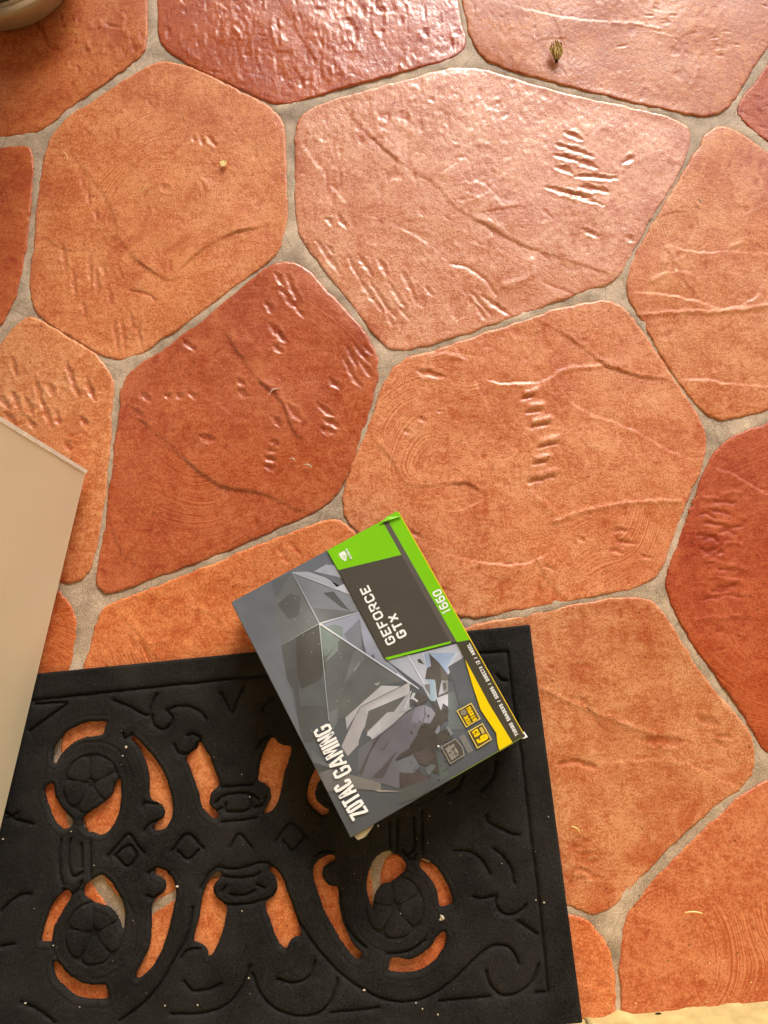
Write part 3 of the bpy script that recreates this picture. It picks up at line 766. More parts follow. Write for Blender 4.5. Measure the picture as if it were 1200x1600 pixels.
    rough = T['r'] + 0.12 + 0.10 * vnoise(x * 14, y * 14, s + 14) - 0.06 * np.clip(deep, 0, 1)
    # skirt down into the grout
    e = np.concatenate([quads[:, [0, 1]], quads[:, [1, 2]], quads[:, [2, 3]], quads[:, [3, 0]]])
    keyf = e[:, 0].astype(np.int64) * 10 ** 7 + e[:, 1]
    keyr = e[:, 1].astype(np.int64) * 10 ** 7 + e[:, 0]
    be = e[~np.isin(keyf, keyr)]
    bv = np.unique(be)
    n0 = len(P)
    mp = np.full(n0, -1); mp[bv] = n0 + np.arange(len(bv))
    V = np.stack([x, y, Z], 1)
    lowv = V[bv].copy(); lowv[:, 2] = -0.008
    V = np.concatenate([V, lowv])
    S = np.stack([be[:, 1], be[:, 0], mp[be[:, 0]], mp[be[:, 1]]], 1)
    ext = lambda a: np.concatenate([a, a[bv]])
    o = np_mesh('tile', V, np.concatenate([quads, S]), M_TILE, floor,
                attrs=dict(rough=np.clip(ext(rough), 0.08, 0.8), gloss=ext(gloss), swirl=ext(rr), brush=ext(brush)), cattrs=dict(col=ext(colr)))
    return o


for k in TILES:
    build_tile(k, TILES[k])
floor.data.vertices.foreach_set('co', FLOOR_CO.ravel())
floor.data.update()

# ------------------------------------------------------------------ black cut-out doormat
MZ = 0.009
TR = np.array(on(828, 976, MZ)); TL_ = np.array(on(60, 1052, MZ))
mu = (TL_ - TR) / np.linalg.norm(TL_ - TR)           # along the top edge, to the left
mv = np.array([-mu[1], mu[0]])                        # towards the house
if mv[1] > 0: mv = -mv
MW, MH = 0.75, 0.449


def to_mat(pts):
    p = onl(pts, MZ) - TR
    return np.stack([p @ mu, p @ mv], 1)


def z375(pts, ox, oy, s=3.75): return [(ox + a / s, oy + b / s) for a, b in pts]


HOLES = [
    z375([(300, 415), (320, 425), (345, 385), (390, 330), (440, 295), (500, 270), (560, 265), (600, 250), (612, 205), (615, 182), (560, 178), (500, 182), (440, 205), (380, 240), (330, 300), (305, 350)], 0, 1080),
    z375([(252, 600), (258, 560), (280, 545), (305, 548), (318, 610), (345, 670), (380, 715), (420, 755), (418, 790), (380, 812), (350, 805), (310, 760), (280, 690)], 0, 1080),
    z375([(690, 515), (703, 540), (705, 620), (690, 720), (660, 785), (620, 830), (580, 848), (540, 835), (510, 830), (480, 795), (474, 760), (500, 725), (560, 685), (620, 640), (655, 595), (668, 540)], 0, 1080),
    z375([(770, 258), (800, 285), (860, 345), (920, 420), (965, 500), (995, 590), (1010, 690), (1000, 750), (970, 800), (930, 822), (895, 815), (888, 800), (910, 775), (950, 745), (958, 710), (945, 675), (915, 655), (880, 640), (870, 610), (868, 550), (862, 480), (835, 390), (800, 320), (765, 285)], 0, 1080),
    z375([(205, 160), (230, 190), (260, 240), (290, 310), (328, 420), (300, 450), (272, 490), (265, 540), (280, 580), (320, 605), (318, 635), (290, 640), (250, 610), (215, 560), (195, 480), (165, 390), (135, 310), (115, 260), (150, 225), (185, 195)], 260, 1120, 4),
    z375([(665, 130), (690, 160), (730, 180), (775, 188), (775, 230), (755, 290), (735, 360), (720, 430), (705, 500), (680, 560), (640, 600), (608, 612), (605, 590), (630, 555), (648, 510), (645, 470), (620, 430), (570, 405), (572, 360), (580, 290), (605, 220), (640, 150)], 260, 1120, 4),
    z375([(318, 970), (340, 985), (335, 1010), (300, 1045), (288, 1090), (300, 1130), (340, 1165), (375, 1195), (370, 1240), (350, 1340), (310, 1440), (275, 1500), (258, 1500), (250, 1470), (225, 1440), (190, 1420), (162, 1412), (170, 1360), (200, 1250), (215, 1150), (235, 1080), (270, 1010)], 260, 1120, 4),
    z375([(645, 945), (670, 955), (705, 990), (740, 1060), (770, 1150), (805, 1250), (843, 1362), (800, 1385), (770, 1410), (755, 1445), (735, 1455), (705, 1430), (675, 1370), (650, 1300), (625, 1230), (615, 1165), (655, 1135), (683, 1100), (688, 1050), (670, 1000), (640, 975)], 260, 1120, 4),
    [(545, 1150), (520, 1165), (500, 1190), (487, 1212), (481, 1230), (479, 1245), (483, 1258), (491, 1268), (501, 1275), (510, 1273), (514, 1268), (512, 1264), (504, 1261), (497, 1254), (493, 1245), (493, 1233), (498, 1222), (515, 1215), (520, 1190), (532, 1170)],
    z375([(290, 213), (310, 225), (310, 245), (280, 262), (250, 285), (237, 320), (245, 360), (280, 395), (330, 415), (335, 500), (345, 560), (370, 640), (410, 720), (465, 785), (470, 805), (455, 825), (430, 825), (390, 780), (340, 710), (290, 620), (245, 540), (215, 450), (190, 370), (182, 320), (190, 280), (220, 240), (260, 218)], 440, 1280),
    z375([(620, 188), (650, 200), (690, 215), (715, 245), (732, 285), (715, 315), (680, 345), (635, 378), (590, 390), (560, 420), (540, 470), (537, 515), (530, 532), (515, 500), (505, 450), (498, 380), (505, 320), (530, 260), (570, 210)], 440, 1280),
    z375([(830, 232), (870, 250), (920, 300), (950, 345), (980, 410), (1005, 490), (985, 510), (945, 523), (925, 510), (920, 470), (905, 410), (885, 370), (860, 340), (825, 300), (808, 275), (815, 245)], 440, 1280),
    z375([(945, 660), (962, 680), (965, 720), (945, 770), (915, 820), (860, 870), (800, 895), (740, 908), (670, 910), (628, 895), (628, 870), (640, 820), (690, 818), (750, 825), (810, 800), (870, 755), (910, 700)], 440, 1280),
    z375([(585, 180), (620, 195), (660, 240), (700, 310), (722, 370), (728, 430), (718, 490), (706, 500), (695, 460), (665, 405), (630, 375), (570, 355), (520, 330), (485, 305), (482, 270), (500, 235), (540, 205)], 0, 1320),
    z375([(375, 275), (405, 290), (408, 310), (380, 360), (340, 430), (310, 490), (298, 560), (290, 578), (250, 578), (230, 570), (240, 510), (265, 430), (300, 350), (345, 295)], 0, 1320),
    z375([(325, 690), (355, 715), (400, 770), (460, 805), (530, 822), (610, 825), (620, 840), (632, 900), (610, 915), (560, 918), (500, 915), (440, 895), (380, 855), (325, 800), (305, 740), (305, 705)], 0, 1320),
    z375([(905, 148), (950, 155), (1000, 195), (1025, 245), (1025, 320), (1000, 430), (970, 550), (930, 650), (870, 740), (805, 793), (788, 775), (800, 740), (850, 650), (875, 570), (880, 480), (880, 380), (900, 330), (950, 290), (965, 260), (960, 220), (935, 195), (903, 180)], 0, 1320),
]

# relief lines moulded into the rubber: list of (points, width px)
LINES = [
    [(40, 1096), (120, 1087), (260, 1072), (394, 1058), (560, 1040), (680, 1028), (756, 1020), (794, 1018)],
    [(794, 1018), (800, 1080), (808, 1130), (816, 1184), (822, 1240), (828, 1292), (836, 1355), (844, 1420), (851, 1490), (857, 1552)],
    [(838, 1553), (856, 1551)], [(688, 1566), (764, 1559)], [(517, 1584), (592, 1576)],
    [(44, 1143), (70, 1124), (98, 1104), (98, 1098), (54, 1100)],
    [(177, 1094), (200, 1104), (227, 1118), (233, 1114), (236, 1100), (244, 1085)],
    [(344, 1083), (354, 1100), (362, 1114), (370, 1096), (381, 1074)],
    [(237, 1118), (238, 1130), (246, 1138), (258, 1139), (267, 1130), (268, 1120), (262, 1112)],
    [(260, 1110), (275, 1104), (296, 1104), (312, 1112), (322, 1124)],
    [(271, 1164), (279, 1177), (296, 1177), (308, 1164), (312, 1154), (300, 1147), (292, 1150)],
    [(167, 1339), (183, 1321), (200, 1304), (212, 1320), (224, 1334)], [(178, 1337), (198, 1355), (212, 1337), (200, 1322), (178, 1337)],
    [(267, 1331), (292, 1304), (317, 1327)], [(277, 1331), (294, 1343), (310, 1329)],
    [(358, 1325), (373, 1304), (392, 1325)], [(431, 1314), (454, 1287), (479, 1310)], [(442, 1314), (456, 1329), (473, 1312)],
    [(346, 1230), (370, 1229), (394, 1227)], [(336, 1255), (347, 1245), (367, 1240), (390, 1242), (404, 1250)],
    [(352, 1257), (354, 1269), (389, 1265), (391, 1245)], [(346, 1285), (372, 1283), (400, 1279)],
    [(328, 1262), (334, 1268), (345, 1264)], [(398, 1262), (410, 1258), (416, 1246)],
    [(313, 1390), (320, 1375), (332, 1360), (342, 1356), (360, 1359), (382, 1356), (405, 1349), (420, 1350), (435, 1365), (445, 1385)],
    [(350, 1370), (372, 1373), (395, 1370), (405, 1365)], [(360, 1399), (380, 1400), (398, 1392)],
    [(332, 1392), (338, 1405), (355, 1414), (377, 1414), (400, 1410), (422, 1402), (430, 1392)], [(345, 1394), (352, 1386)], [(401, 1383), (412, 1388)],
    [(94, 1313), (90, 1337), (91, 1359), (96, 1383)], [(109, 1313), (105, 1327), (106, 1355), (112, 1370), (122, 1368), (127, 1364)],
    [(140, 1318), (140, 1372)], [(126, 1320), (126, 1356)], [(96, 1390), (109, 1397), (120, 1392), (126, 1379)],
    [(608, 1284), (610, 1330)], [(621, 1280), (620, 1336)], [(646, 1278), (648, 1320), (640, 1334), (632, 1336)], [(660, 1268), (660, 1335)],
    [(628, 1328), (635, 1340), (645, 1343), (650, 1335)],
    [(709, 1331), (725, 1330), (742, 1335), (757, 1350), (766, 1367)], [(772, 1327), (787, 1340), (800, 1360), (804, 1382)],
    [(740, 1402), (755, 1406), (775, 1401), (775, 1415), (785, 1427), (800, 1430), (817, 1422), (822, 1415)],
    [(810, 1441), (825, 1450), (840, 1461)], [(760, 1275), (764, 1286), (780, 1294), (800, 1304), (810, 1305)],
    [(448, 1400), (467, 1440), (480, 1461), (504, 1493), (533, 1523), (568, 1547), (600, 1563), (632, 1567), (667, 1560), (701, 1539), (733, 1509), (760, 1485), (776, 1478), (795, 1481), (806, 1494), (811, 1508)],
    [(760, 1518), (766, 1540), (784, 1556), (808, 1554), (832, 1536), (842, 1508)],
    [(300, 1420), (294, 1455), (284, 1480), (270, 1503), (250, 1538), (222, 1570), (185, 1597)],
    [(390, 1510), (384, 1530), (375, 1547), (354, 1572), (312, 1585), (267, 1585)],
    [(394, 1522), (408, 1556), (437, 1581), (479, 1589), (510, 1575), (525, 1545), (527, 1530)],
    [(287, 1535), (300, 1549), (325, 1547), (344, 1539)], [(433, 1531), (458, 1537), (483, 1527), (492, 1502)], [(283, 1498), (290, 1488), (300, 1484), (312, 1484)],
    [(483, 1360), (491, 1341), (504, 1331), (523, 1331)], [(531, 1392), (537, 1435), (552, 1464), (571, 1481)], [(605, 1492), (627, 1491), (648, 1483), (664, 1471)],
    [(502, 1374), (512, 1386), (528, 1388)], [(190, 1146), (193, 1154), (206, 1146)],
    [(228, 1400), (238, 1404), (250, 1398)], [(230, 1366), (244, 1358), (262, 1364)],
    [(224, 1300), (232, 1288), (246, 1282)], [(222, 1262), (226, 1255), (246, 1258)],
    [(0, 1425), (12, 1412), (30, 1400), (46, 1398)], [(4, 1268), (20, 1280), (50, 1288)], [(8, 1280), (26, 1272)], [(0, 1480), (20, 1476)],
    [(32, 1568), (60, 1580), (84, 1598)], [(410, 1110), (416, 1098), (428, 1092)], [(400, 1170), (408, 1158), (424, 1148)],
    [(700, 1240), (716, 1230), (724, 1212)], [(752, 1236), (770, 1216), (776, 1190)], [(776, 1054), (782, 1062), (792, 1064)],
]
FLOWERS = [(141, 1225), (146, 1459), (617, 1418), (640, 1190)]


def build_mat():
    h = 0.00105
    root = empty('doormat', (TR[0], TR[1], 0.0), 'black rubber doormat with scrolled cut-out pattern lying in front of the open door', 'doormat')
    us = np.linspace(0, MW, int(MW / h) + 1); vs_ = np.linspace(0, MH, int(MH / h) + 1)
    U, V = np.meshgrid(us, vs_)
    P = np.stack([U.ravel(), V.ravel()], 1)
    nx, ny = len(us), len(vs_)
    sd = np.full(len(P), 1.0)
    snap = np.zeros(len(P), bool)
    Pn = P.copy()

    def sub(lo, hi, pad):
        i0, i1 = max(0, int((lo[0] - pad) / h)), min(nx, int((hi[0] + pad) / h) + 2)
        j0, j1 = max(0, int((lo[1] - pad) / h)), min(ny, int((hi[1] + pad) / h) + 2)
        if i1 <= i0 or j1 <= j0: return np.array([], int)
        return (np.arange(j0, j1)[:, None] * nx + np.arange(i0, i1)[None, :]).ravel()

    for hp in HOLES:
        q = catmull(to_mat(hp), 3, closed=True)
        q = q + 0.0005 * np.stack([vnoise(q[:, 0] * 260, q[:, 1] * 260, 1), vnoise(q[:, 0] * 260, q[:, 1] * 260, 2)], 1)
        ii = sub(q.min(0), q.max(0), 0.012)
        s, Qc = poly_sdf(P[ii], q)
        s = -s                                           # positive in the rubber
        m = s < sd[ii]
        sd[ii[m]] = s[m]
        nr = np.abs(s) < 0.55 * h
        Pn[ii[nr]] = Qc[nr]; snap[ii[nr]] = True
    keep = sd > -0.55 * h
    keep[snap] = True
    # height field
    x, y = P[:, 0], P[:, 1]
    Z = np.full(len(P), MZ)
    for ln in LINES:
        c = catmull(to_mat(ln), 4)
        ii = sub(c.min(0), c.max(0), 0.008)
        if not len(ii): continue
        d, side, par = chain_dist(P[ii] + 0.0004 * np.stack([vnoise(x[ii] * 200, y[ii] * 200, 3), vnoise(x[ii] * 200, y[ii] * 200, 4)], 1), c)
        Z[ii] = np.minimum(Z[ii], MZ - 0.0034 * np.exp(-(d / 0.00115) ** 2) - 0.0011 * smooth01(0.009, 0.0, d) ** 2)
    for (fx, fy) in FLOWERS:
        c = to_mat([(fx, fy)])[0]
        ii = sub(c - 0.05, c + 0.05, 0)
        dx, dy = P[ii, 0] - c[0], P[ii, 1] - c[1]
        r = np.hypot(dx, dy); a = np.arctan2(dy, dx)
        inner = smooth01(0.0305, 0.0295, r)
        low = -0.0019 * inner - 0.0006 * smooth01(0.044, 0.036, r)
        up_ = np.zeros(len(r))
        for k in range(5):
            ak = 0.35 + k * 2 * math.pi / 5
            rr_ = dx * math.cos(ak) + dy * math.sin(ak); tt_ = -dx * math.sin(ak) + dy * math.cos(ak)
            wt = 0.0040 + 0.0095 * np.clip((rr_ - 0.003) / 0.018, 0, 1)
            e_ = np.maximum(np.abs((rr_ - 0.0165) / 0.0118) ** 3 + np.abs(tt_ / wt) ** 3, 0)
            up_ = np.maximum(up_, smooth01(1.25, 0.75, e_) * (1 + 0.35 * np.clip(1 - e_, 0, 1)))
        Z[ii] = np.minimum(Z[ii], MZ) + low + 0.0022 * up_
        ringg = np.exp(-((r - 0.0425) / 0.0013) ** 2)
        Z[ii] -= 0.0008 * ringg
    # soft moulded rims round the cut-outs and the outer edge, waviness of old rubber
    rim = smooth01(0.0045, 0.0, sd)
    Z -= 0.0016 * rim ** 2
    rimline = np.exp(-((sd - 0.0062) / 0.0011) ** 2)
    Z -= 0.0004 * rimline
    edge = np.minimum(np.minimum(x, MW - x), np.minimum(y, MH - y))
    Z -= 0.0014 * smooth01(0.0022, 0.0, edge)
    Z += 0.00035 * vnoise(x * 40, y * 40, 5) + 0.00012 * vnoise(x * 400, y * 400, 6)
    Z += 0.0006 * vnoise(x * 6, y * 6, 8)
    idx = np.arange(nx * ny).reshape(ny, nx)
    quads = np.stack([idx[:-1, :-1], idx[1:, :-1], idx[1:, 1:], idx[:-1, 1:]], -1).reshape(-1, 4)
    quads = quads[keep[quads].all(1)]
    quads = quads[~snap[quads].all(1)]
    used = np.unique(quads); rm = np.full(nx * ny, -1); rm[used] = np.arange(len(used)); quads = rm[quads]
    Pn = Pn[used]; Z = Z[used]
    W = np.outer(Pn[:, 0], mu) + np.outer(Pn[:, 1], mv)
    e = np.concatenate([quads[:, [0, 1]], quads[:, [1, 2]], quads[:, [2, 3]], quads[:, [3, 0]]])
    kf = e[:, 0].astype(np.int64) * 10 ** 7 + e[:, 1]; kr = e[:, 1].astype(np.int64) * 10 ** 7 + e[:, 0]
    be = e[~np.isin(kf, kr)]; bv = np.unique(be); n0 = len(W)
    mp = np.full(n0, -1); mp[bv] = n0 + np.arange(len(bv))
    VV = np.concatenate([np.column_stack([W, Z]), np.column_stack([W[bv], np.full(len(bv), 0.0031)])])
    S = np.stack([be[:, 1], be[:, 0], mp[be[:, 0]], mp[be[:, 1]]], 1)
    allq = np.concatenate([quads, S])
    o = np_mesh('rubber_sheet', VV, allq, M_MAT, root)
    me = o.data
    bm = bmesh.new(); bm.from_mesh(me); bmesh.ops.recalc_face_normals(bm, faces=bm.faces[:]); bm.to_mesh(me); bm.free()
    me.polygons.foreach_set('use_smooth', [True] * len(me.polygons))
    return root


build_mat()

# ------------------------------------------------------------------ the printed carton
BZ = 0.0655                                            # height of its top face
cB, cL, cT, cR = [np.array(on(*p, BZ)) for p in ((547, 1310), (362, 942), (622, 798), (822, 1150))]
bc = (cB + cL + cT + cR) / 4
bu = (cL - cB) + (cT - cR); bu /= np.linalg.norm(bu)   # reading direction of the print
bw = np.array([-bu[1], bu[0]])                          # towards the top of the letters
BL = 0.5 * (np.linalg.norm(cL - cB) + np.linalg.norm(cT - cR)); BW = 0.5 * (np.linalg.norm(cR - cB) + np.linalg.norm(cT - cL))
carton = empty('printed_carton', (bc[0], bc[1], 0.0095), 'grey and green printed cardboard box lying across the corner of the black doormat', 'cardboard box')
carton.rotation_euler = (0, 0, math.atan2(bu[1], bu[0]))
TOP = BZ - 0.0095


def bx(px, py):
    p = np.array(on(px, py, BZ)) - bc
    return (float(p @ bu), float(p @ bw))


bevel_box('carton_body', -BL / 2, BL / 2, -BW / 2, BW / 2, 0, TOP - 0.0002, M_SIDE, carton, 0.0009, 2)
# folded glued edge strips of the printed lid along the sides that catch light
_layer = [0]


def zlay():
    _layer[0] += 1
    return TOP + 0.000008 * _layer[0]


ART = dict(v=[], f=[], c=[])


def tris(vs3):
    out = []
    for t in tessellate_polygon([[Vector((p[0], p[1], 0)) for p in vs3]]):
        a, b, c = (vs3[i] for i in t)
        ar = (b[0] - a[0]) * (c[1] - a[1]) - (b[1] - a[1]) * (c[0] - a[0])
        if abs(ar) < 1e-12: continue
        out.append(tuple(t) if ar > 0 else tuple(t)[::-1])
    return out


def art(pts, col, col2=None, z=None):
    """one flat printed facet; col2 grades the ink across its points"""
    q = [bx(*p) for p in pts]
    q = [(min(max(a, -BL / 2 + .0007), BL / 2 - .0007), min(max(b, -BW / 2 + .0007), BW / 2 - .0007)) for a, b in q]
    zz = zlay() if z is None else z
    n0 = len(ART['v'])
    n = len(q)
    area = sum(q[i][0] * q[(i + 1) % n][1] - q[(i + 1) % n][0] * q[i][1] for i in range(n))
    order = list(range(n)) if area > 0 else list(range(n))[::-1]
    for k in order:
        ART['v'].append((q[k][0], q[k][1], zz))
        if col2 is None: c = col
        else:
            t = k / max(1, n - 1); t = 1 - abs(2 * t - 1)
            c = tuple(col[i] * (1 - t) + col2[i] * t for i in range(3))
        ART['c'].append(alb(c))
    for tri in tris(ART['v'][n0:]):
        ART['f'].append(tuple(n0 + i for i in tri))


def k1(pts): return [(340 + a / 2.4, 780 + b / 2.4) for a, b in pts]     # readings taken on enlargements of the photo
def k2(pts): return [(500 + a / 4.615, 790 + b / 4.615) for a, b in pts]
def k3(pts): return [(600 + a / 5, 980 + b / 5) for a, b in pts]
def k4(pts): return [(360 + a / 4.2857, 860 + b / 4.2857) for a, b in pts]
def k6(pts): return [(620 + a / 10, 1020 + b / 10) for a, b in pts]
def k7(pts): return [(560 + a / 7.5, 1080 + b / 7.5) for a, b in pts]
def k8(pts): return [(680 + a / 10.909, 1090 + b / 10.909) for a, b in pts]
def k5(pts): return [(470 + a / 5.217, 1080 + b / 5.217) for a, b in pts]
def k9(pts): return [(485 + a / 8.889, 1115 + b / 8.889) for a, b in pts]


# ground colour, graded from the far end to the near end
g0 = [(362, 942), (622, 798), (822, 1150), (547, 1310)]
q = [bx(*p) for p in g0]
zz = TOP + 0.000002
for (a, b), c in zip(((BL / 2 - .0006, BW / 2 - .0006), (BL / 2 - .0006, -BW / 2 + .0006), (-BL / 2 + .0006, -BW / 2 + .0006), (-BL / 2 + .0006, BW / 2 - .0006)),
                     ((114, 119, 127), (106, 110, 118), (94, 99, 105), (88, 91, 93))):
    ART['v'].append((a, b, zz)); ART['c'].append(alb(c))
ART['f'].append((3, 2, 1, 0))
art(k4([(15, 350), (270, 205), (330, 430), (350, 640), (400, 900), (460, 1286), (420, 1240), (130, 640)]), (112, 116, 122), (118, 121, 126))
art(k4([(340, 640), (440, 590), (455, 800), (470, 1280), (420, 940), (380, 870)]), (96, 97, 96), (90, 91, 90))
art(k4([(440, 585), (597, 490), (640, 800), (600, 870), (470, 930), (445, 800)]), (82, 79, 75), (90, 90, 86))
art(k4([(470, 930), (600, 870), (640, 960), (650, 1050), (470, 1030)]), (104, 107, 107), (98, 101, 101))
art(k4([(440, 1040), (650, 1040), (660, 1130), (560, 1180), (600, 1286), (490, 1286)]), (92, 93, 91), (98, 99, 97))
art(k4([(270, 205), (415, 145), (290, 345), (340, 440)]), (104, 107, 110))
art(k4([(290, 345), (415, 145), (597, 490), (350, 630), (310, 470)]), (118, 120, 120), (112, 113, 112))
art(k4([(315, 360), (400, 290), (475, 310), (455, 440), (390, 460)]), (98, 98, 95), (104, 104, 101))
art(k4([(415, 145), (520, 145), (800, 290), (865, 415), (597, 490)]), (128, 132, 138), (146, 150, 158))
art(k4([(597, 490), (555, 385), (862, 412)]), (112, 114, 114))
art(k4([(415, 145), (520, 143), (660, 190), (745, 280), (800, 290)]), (172, 176, 186), (190, 192, 200))
art(k4([(560, 140), (640, 95), (700, 100), (745, 185), (690, 170)]), (176, 180, 190))
art(k4([(580, 145), (690, 170), (760, 250), (640, 185)]), (118, 122, 130))
art(k4([(690, 255), (760, 225), (800, 290)]), (204, 206, 216))
art(k4([(620, 285), (690, 275), (800, 405), (740, 380)]), (88, 89, 90))
art(k4([(597, 490), (862, 412), (1030, 725), (1190, 870)]), (150, 156, 172), (176, 180, 194))
art(k4([(760, 560), (868, 455), (900, 690), (810, 640)]), (134, 138, 146))
art(k4([(868, 535), (920, 720), (890, 690)]), (96, 98, 104))
art(k4([(920, 730), (960, 690), (970, 740), (925, 825)]), (104, 106, 110))
art(k4([(597, 490), (1190, 870), (1020, 905), (860, 1040), (770, 1120), (660, 1140), (640, 800)]), (112, 114, 112), (106, 107, 105))
art(k4([(605, 520), (700, 495), (755, 515), (750, 580), (650, 700), (625, 710)]), (126, 140, 132), (140, 152, 146))
art(k4([(632, 750), (720, 610), (722, 670), (640, 745)]), (136, 148, 142))
art(k4([(760, 900), (820, 690), (880, 640), (900, 730), (830, 800)]), (124, 127, 128))
art(k4([(660, 1090), (720, 1050), (715, 1150), (690, 1200), (660, 1140)]), (124, 125, 128))
art(k4([(825, 800), (868, 740), (860, 770), (832, 812)]), (150, 152, 152))
art(k4([(960, 895), (1005, 880), (985, 905)]), (172, 174, 172))
art(k4([(770, 1120), (1010, 905), (1140, 910), (870, 1045), (780, 1200)]), (186, 184, 184), (200, 198, 200))
art(k4([(870, 1050), (1140, 915), (1200, 880), (1200, 960), (1080, 1010), (925, 1075), (900, 1180), (840, 1286), (760, 1286)]), (180, 176, 176), (206, 204, 206))
art(k4([(925, 1075), (1150, 985), (1095, 1090), (1050, 1110), (930, 1230), (895, 1200)]), (108, 107, 105), (112, 111, 108))
art(k4([(912, 1220), (1050, 1085), (1095, 1080), (1200, 940), (1200, 1060), (1090, 1160), (960, 1260), (940, 1215)]), (196, 194, 196), (172, 172, 176))
art(k9([(430, 455), (640, 0), (800, 0), (670, 385), (670, 430), (520, 590)]), (176, 170, 170), (188, 184, 186))
art(k9([(780, 300), (800, 260), (978, 90), (978, 230), (860, 355), (830, 320)]), (206, 204, 206))
art(k1([(630, 600), (735, 582), (905, 540), (925, 590), (862, 660), (855, 735), (800, 760), (770, 705)]), (180, 184, 194), (196, 198, 206))
art(k6([(520, 0), (920, 0), (800, 215), (800, 350), (680, 180)]), (150, 170, 198), (176, 190, 212))
art(k6([(920, 0), (950, 10), (820, 200), (800, 215)]), (206, 212, 222))
art(k6([(800, 220), (1060, 60), (1200, 520), (1200, 1200), (1000, 900), (900, 520)]), (92, 96, 100), (98, 103, 107))
art(k6([(800, 620), (900, 600), (990, 900), (1080, 1200), (800, 1200)]), (116, 124, 124), (98, 102, 104))
art(k6([(420, 20), (500, 0), (530, 210), (460, 240), (440, 170)]), (158, 172, 194))
art(k6([(500, 0), (660, 155), (840, 400), (850, 436), (700, 430), (650, 670), (790, 600), (795, 640), (630, 700), (600, 440), (440, 410), (470, 240), (535, 205)]), (84, 78, 74), (92, 86, 80))
art(k6([(680, 220), (800, 360), (800, 440), (700, 430)]), (108, 102, 94))
art(k6([(320, 105), (365, 90), (430, 185), (335, 150)]), (86, 82, 76))
art(k6([(440, 410), (590, 420), (620, 690), (600, 760), (520, 740), (510, 470)]), (146, 168, 184), (178, 196, 208))
art(k6([(430, 500), (510, 480), (525, 660), (450, 560)]), (122, 118, 118))
art(k6([(700, 440), (800, 430), (800, 600), (740, 640), (715, 560)]), (152, 150, 146))
art(k6([(720, 480), (768, 460), (770, 560), (735, 590)]), (98, 92, 86))
art(k6([(620, 720), (800, 640), (800, 840), (720, 790), (690, 920)]), (200, 200, 208), (214, 214, 220))
# the dark figure and purple-grey wing
art(k7([(0, 690), (300, 490), (640, 210), (700, 165), (800, 160), (900, 250), (840, 380), (740, 380), (690, 500), (600, 660), (430, 800), (480, 960), (480, 1140), (0, 1000)]), (112, 110, 116), (122, 120, 128))
art(k7([(660, 200), (770, 165), (770, 280), (735, 390), (620, 350)]), (132, 130, 142), (146, 144, 156))
art(k7([(780, 165), (850, 195), (905, 265), (840, 375), (760, 365), (790, 280)]), (146, 144, 156))
art(k7([(180, 590), (280, 490), (140, 720), (40, 990), (0, 960)]), (94, 88, 86), (86, 80, 80))
art(k7([(380, 770), (470, 690), (400, 800), (290, 1020), (150, 1020), (290, 880)]), (90, 82, 84), (96, 88, 90))
art(k7([(560, 380), (605, 290), (580, 350), (555, 400)]), (88, 84, 88))
art(k7([(240, 668), (290, 672), (390, 545), (300, 685)]), (86, 82, 84))
art(k7([(510, 590), (560, 480), (600, 400), (545, 510)]), (92, 90, 96))
art(k7([(430, 805), (480, 740), (600, 665), (720, 640), (640, 730)]), (84, 76, 76))
art(k7([(600, 660), (650, 560), (700, 510), (690, 480), (750, 375), (840, 380), (900, 280), (900, 200), (830, 90), (980, 230), (1040, 180), (1050, 330), (1000, 350), (940, 440), (900, 470), (1060, 450), (1110, 560), (960, 620), (900, 700), (1000, 980), (880, 950), (800, 860), (700, 840), (640, 730)]), (82, 76, 70), (90, 84, 78))
art(k7([(640, 730), (830, 660), (880, 760), (800, 870), (700, 840)]), (96, 86, 84))
art(k7([(480, 960), (600, 920), (700, 930), (780, 1000), (860, 1000), (700, 1100), (560, 1170), (490, 1100)]), (84, 74, 72), (94, 84, 82))
art(k7([(430, 830), (640, 740), (720, 880), (640, 960), (480, 950)]), (114, 116, 120))
art(k7([(780, 900), (860, 850), (910, 880), (820, 990)]), (112, 118, 116))
art(k7([(920, 760), (1000, 840), (1060, 980), (960, 1060), (940, 900)]), (100, 108, 104))
art(k7([(480, 1150), (820, 1030), (880, 1080), (840, 1160), (700, 1240), (480, 1320)]), (92, 93, 92), (86, 88, 87))
art(k7([(890, 480), (950, 390), (955, 460), (930, 500)]), (150, 152, 160))
art(k7([(1030, 390), (1110, 490), (1080, 520), (1040, 440)]), (140, 144, 144))
art(k7([(660, 90), (690, 10), (830, 90), (780, 130), (700, 170), (650, 150)]), (88, 80, 76))
art(k7([(600, 90), (640, 15), (670, 25), (650, 70), (700, 110), (690, 130), (640, 95)]), (202, 202, 202))
art(k7([(470, 260), (600, 0), (625, 0), (540, 200), (640, 190), (560, 240)]), (160, 160, 162), (190, 190, 192))
# near wedges
art(k9([(90, 850), (270, 760), (540, 840), (978, 965), (978, 1085), (860, 1060), (680, 1050), (240, 1085)]), (112, 108, 106), (146, 140, 132))
art(k9([(0, 480), (280, 740), (90, 850), (0, 660)]), (108, 112, 112), (118, 120, 120))
art(k9([(0, 690), (280, 750), (90, 840)]), (84, 84, 82))
art(k5([(600, 800), (830, 815), (630, 820)]), (172, 160, 148))
# bright crack lines


def line(a, b, w0, w1, col):
    a, b = np.array(a, float), np.array(b, float)
    d = b - a; n = np.array([-d[1], d[0]]) / np.linalg.norm(d)
    art([tuple(a + n * w0 / 2), tuple(b + n * w1 / 2), tuple(b - n * w1 / 2), tuple(a - n * w0 / 2)], col)


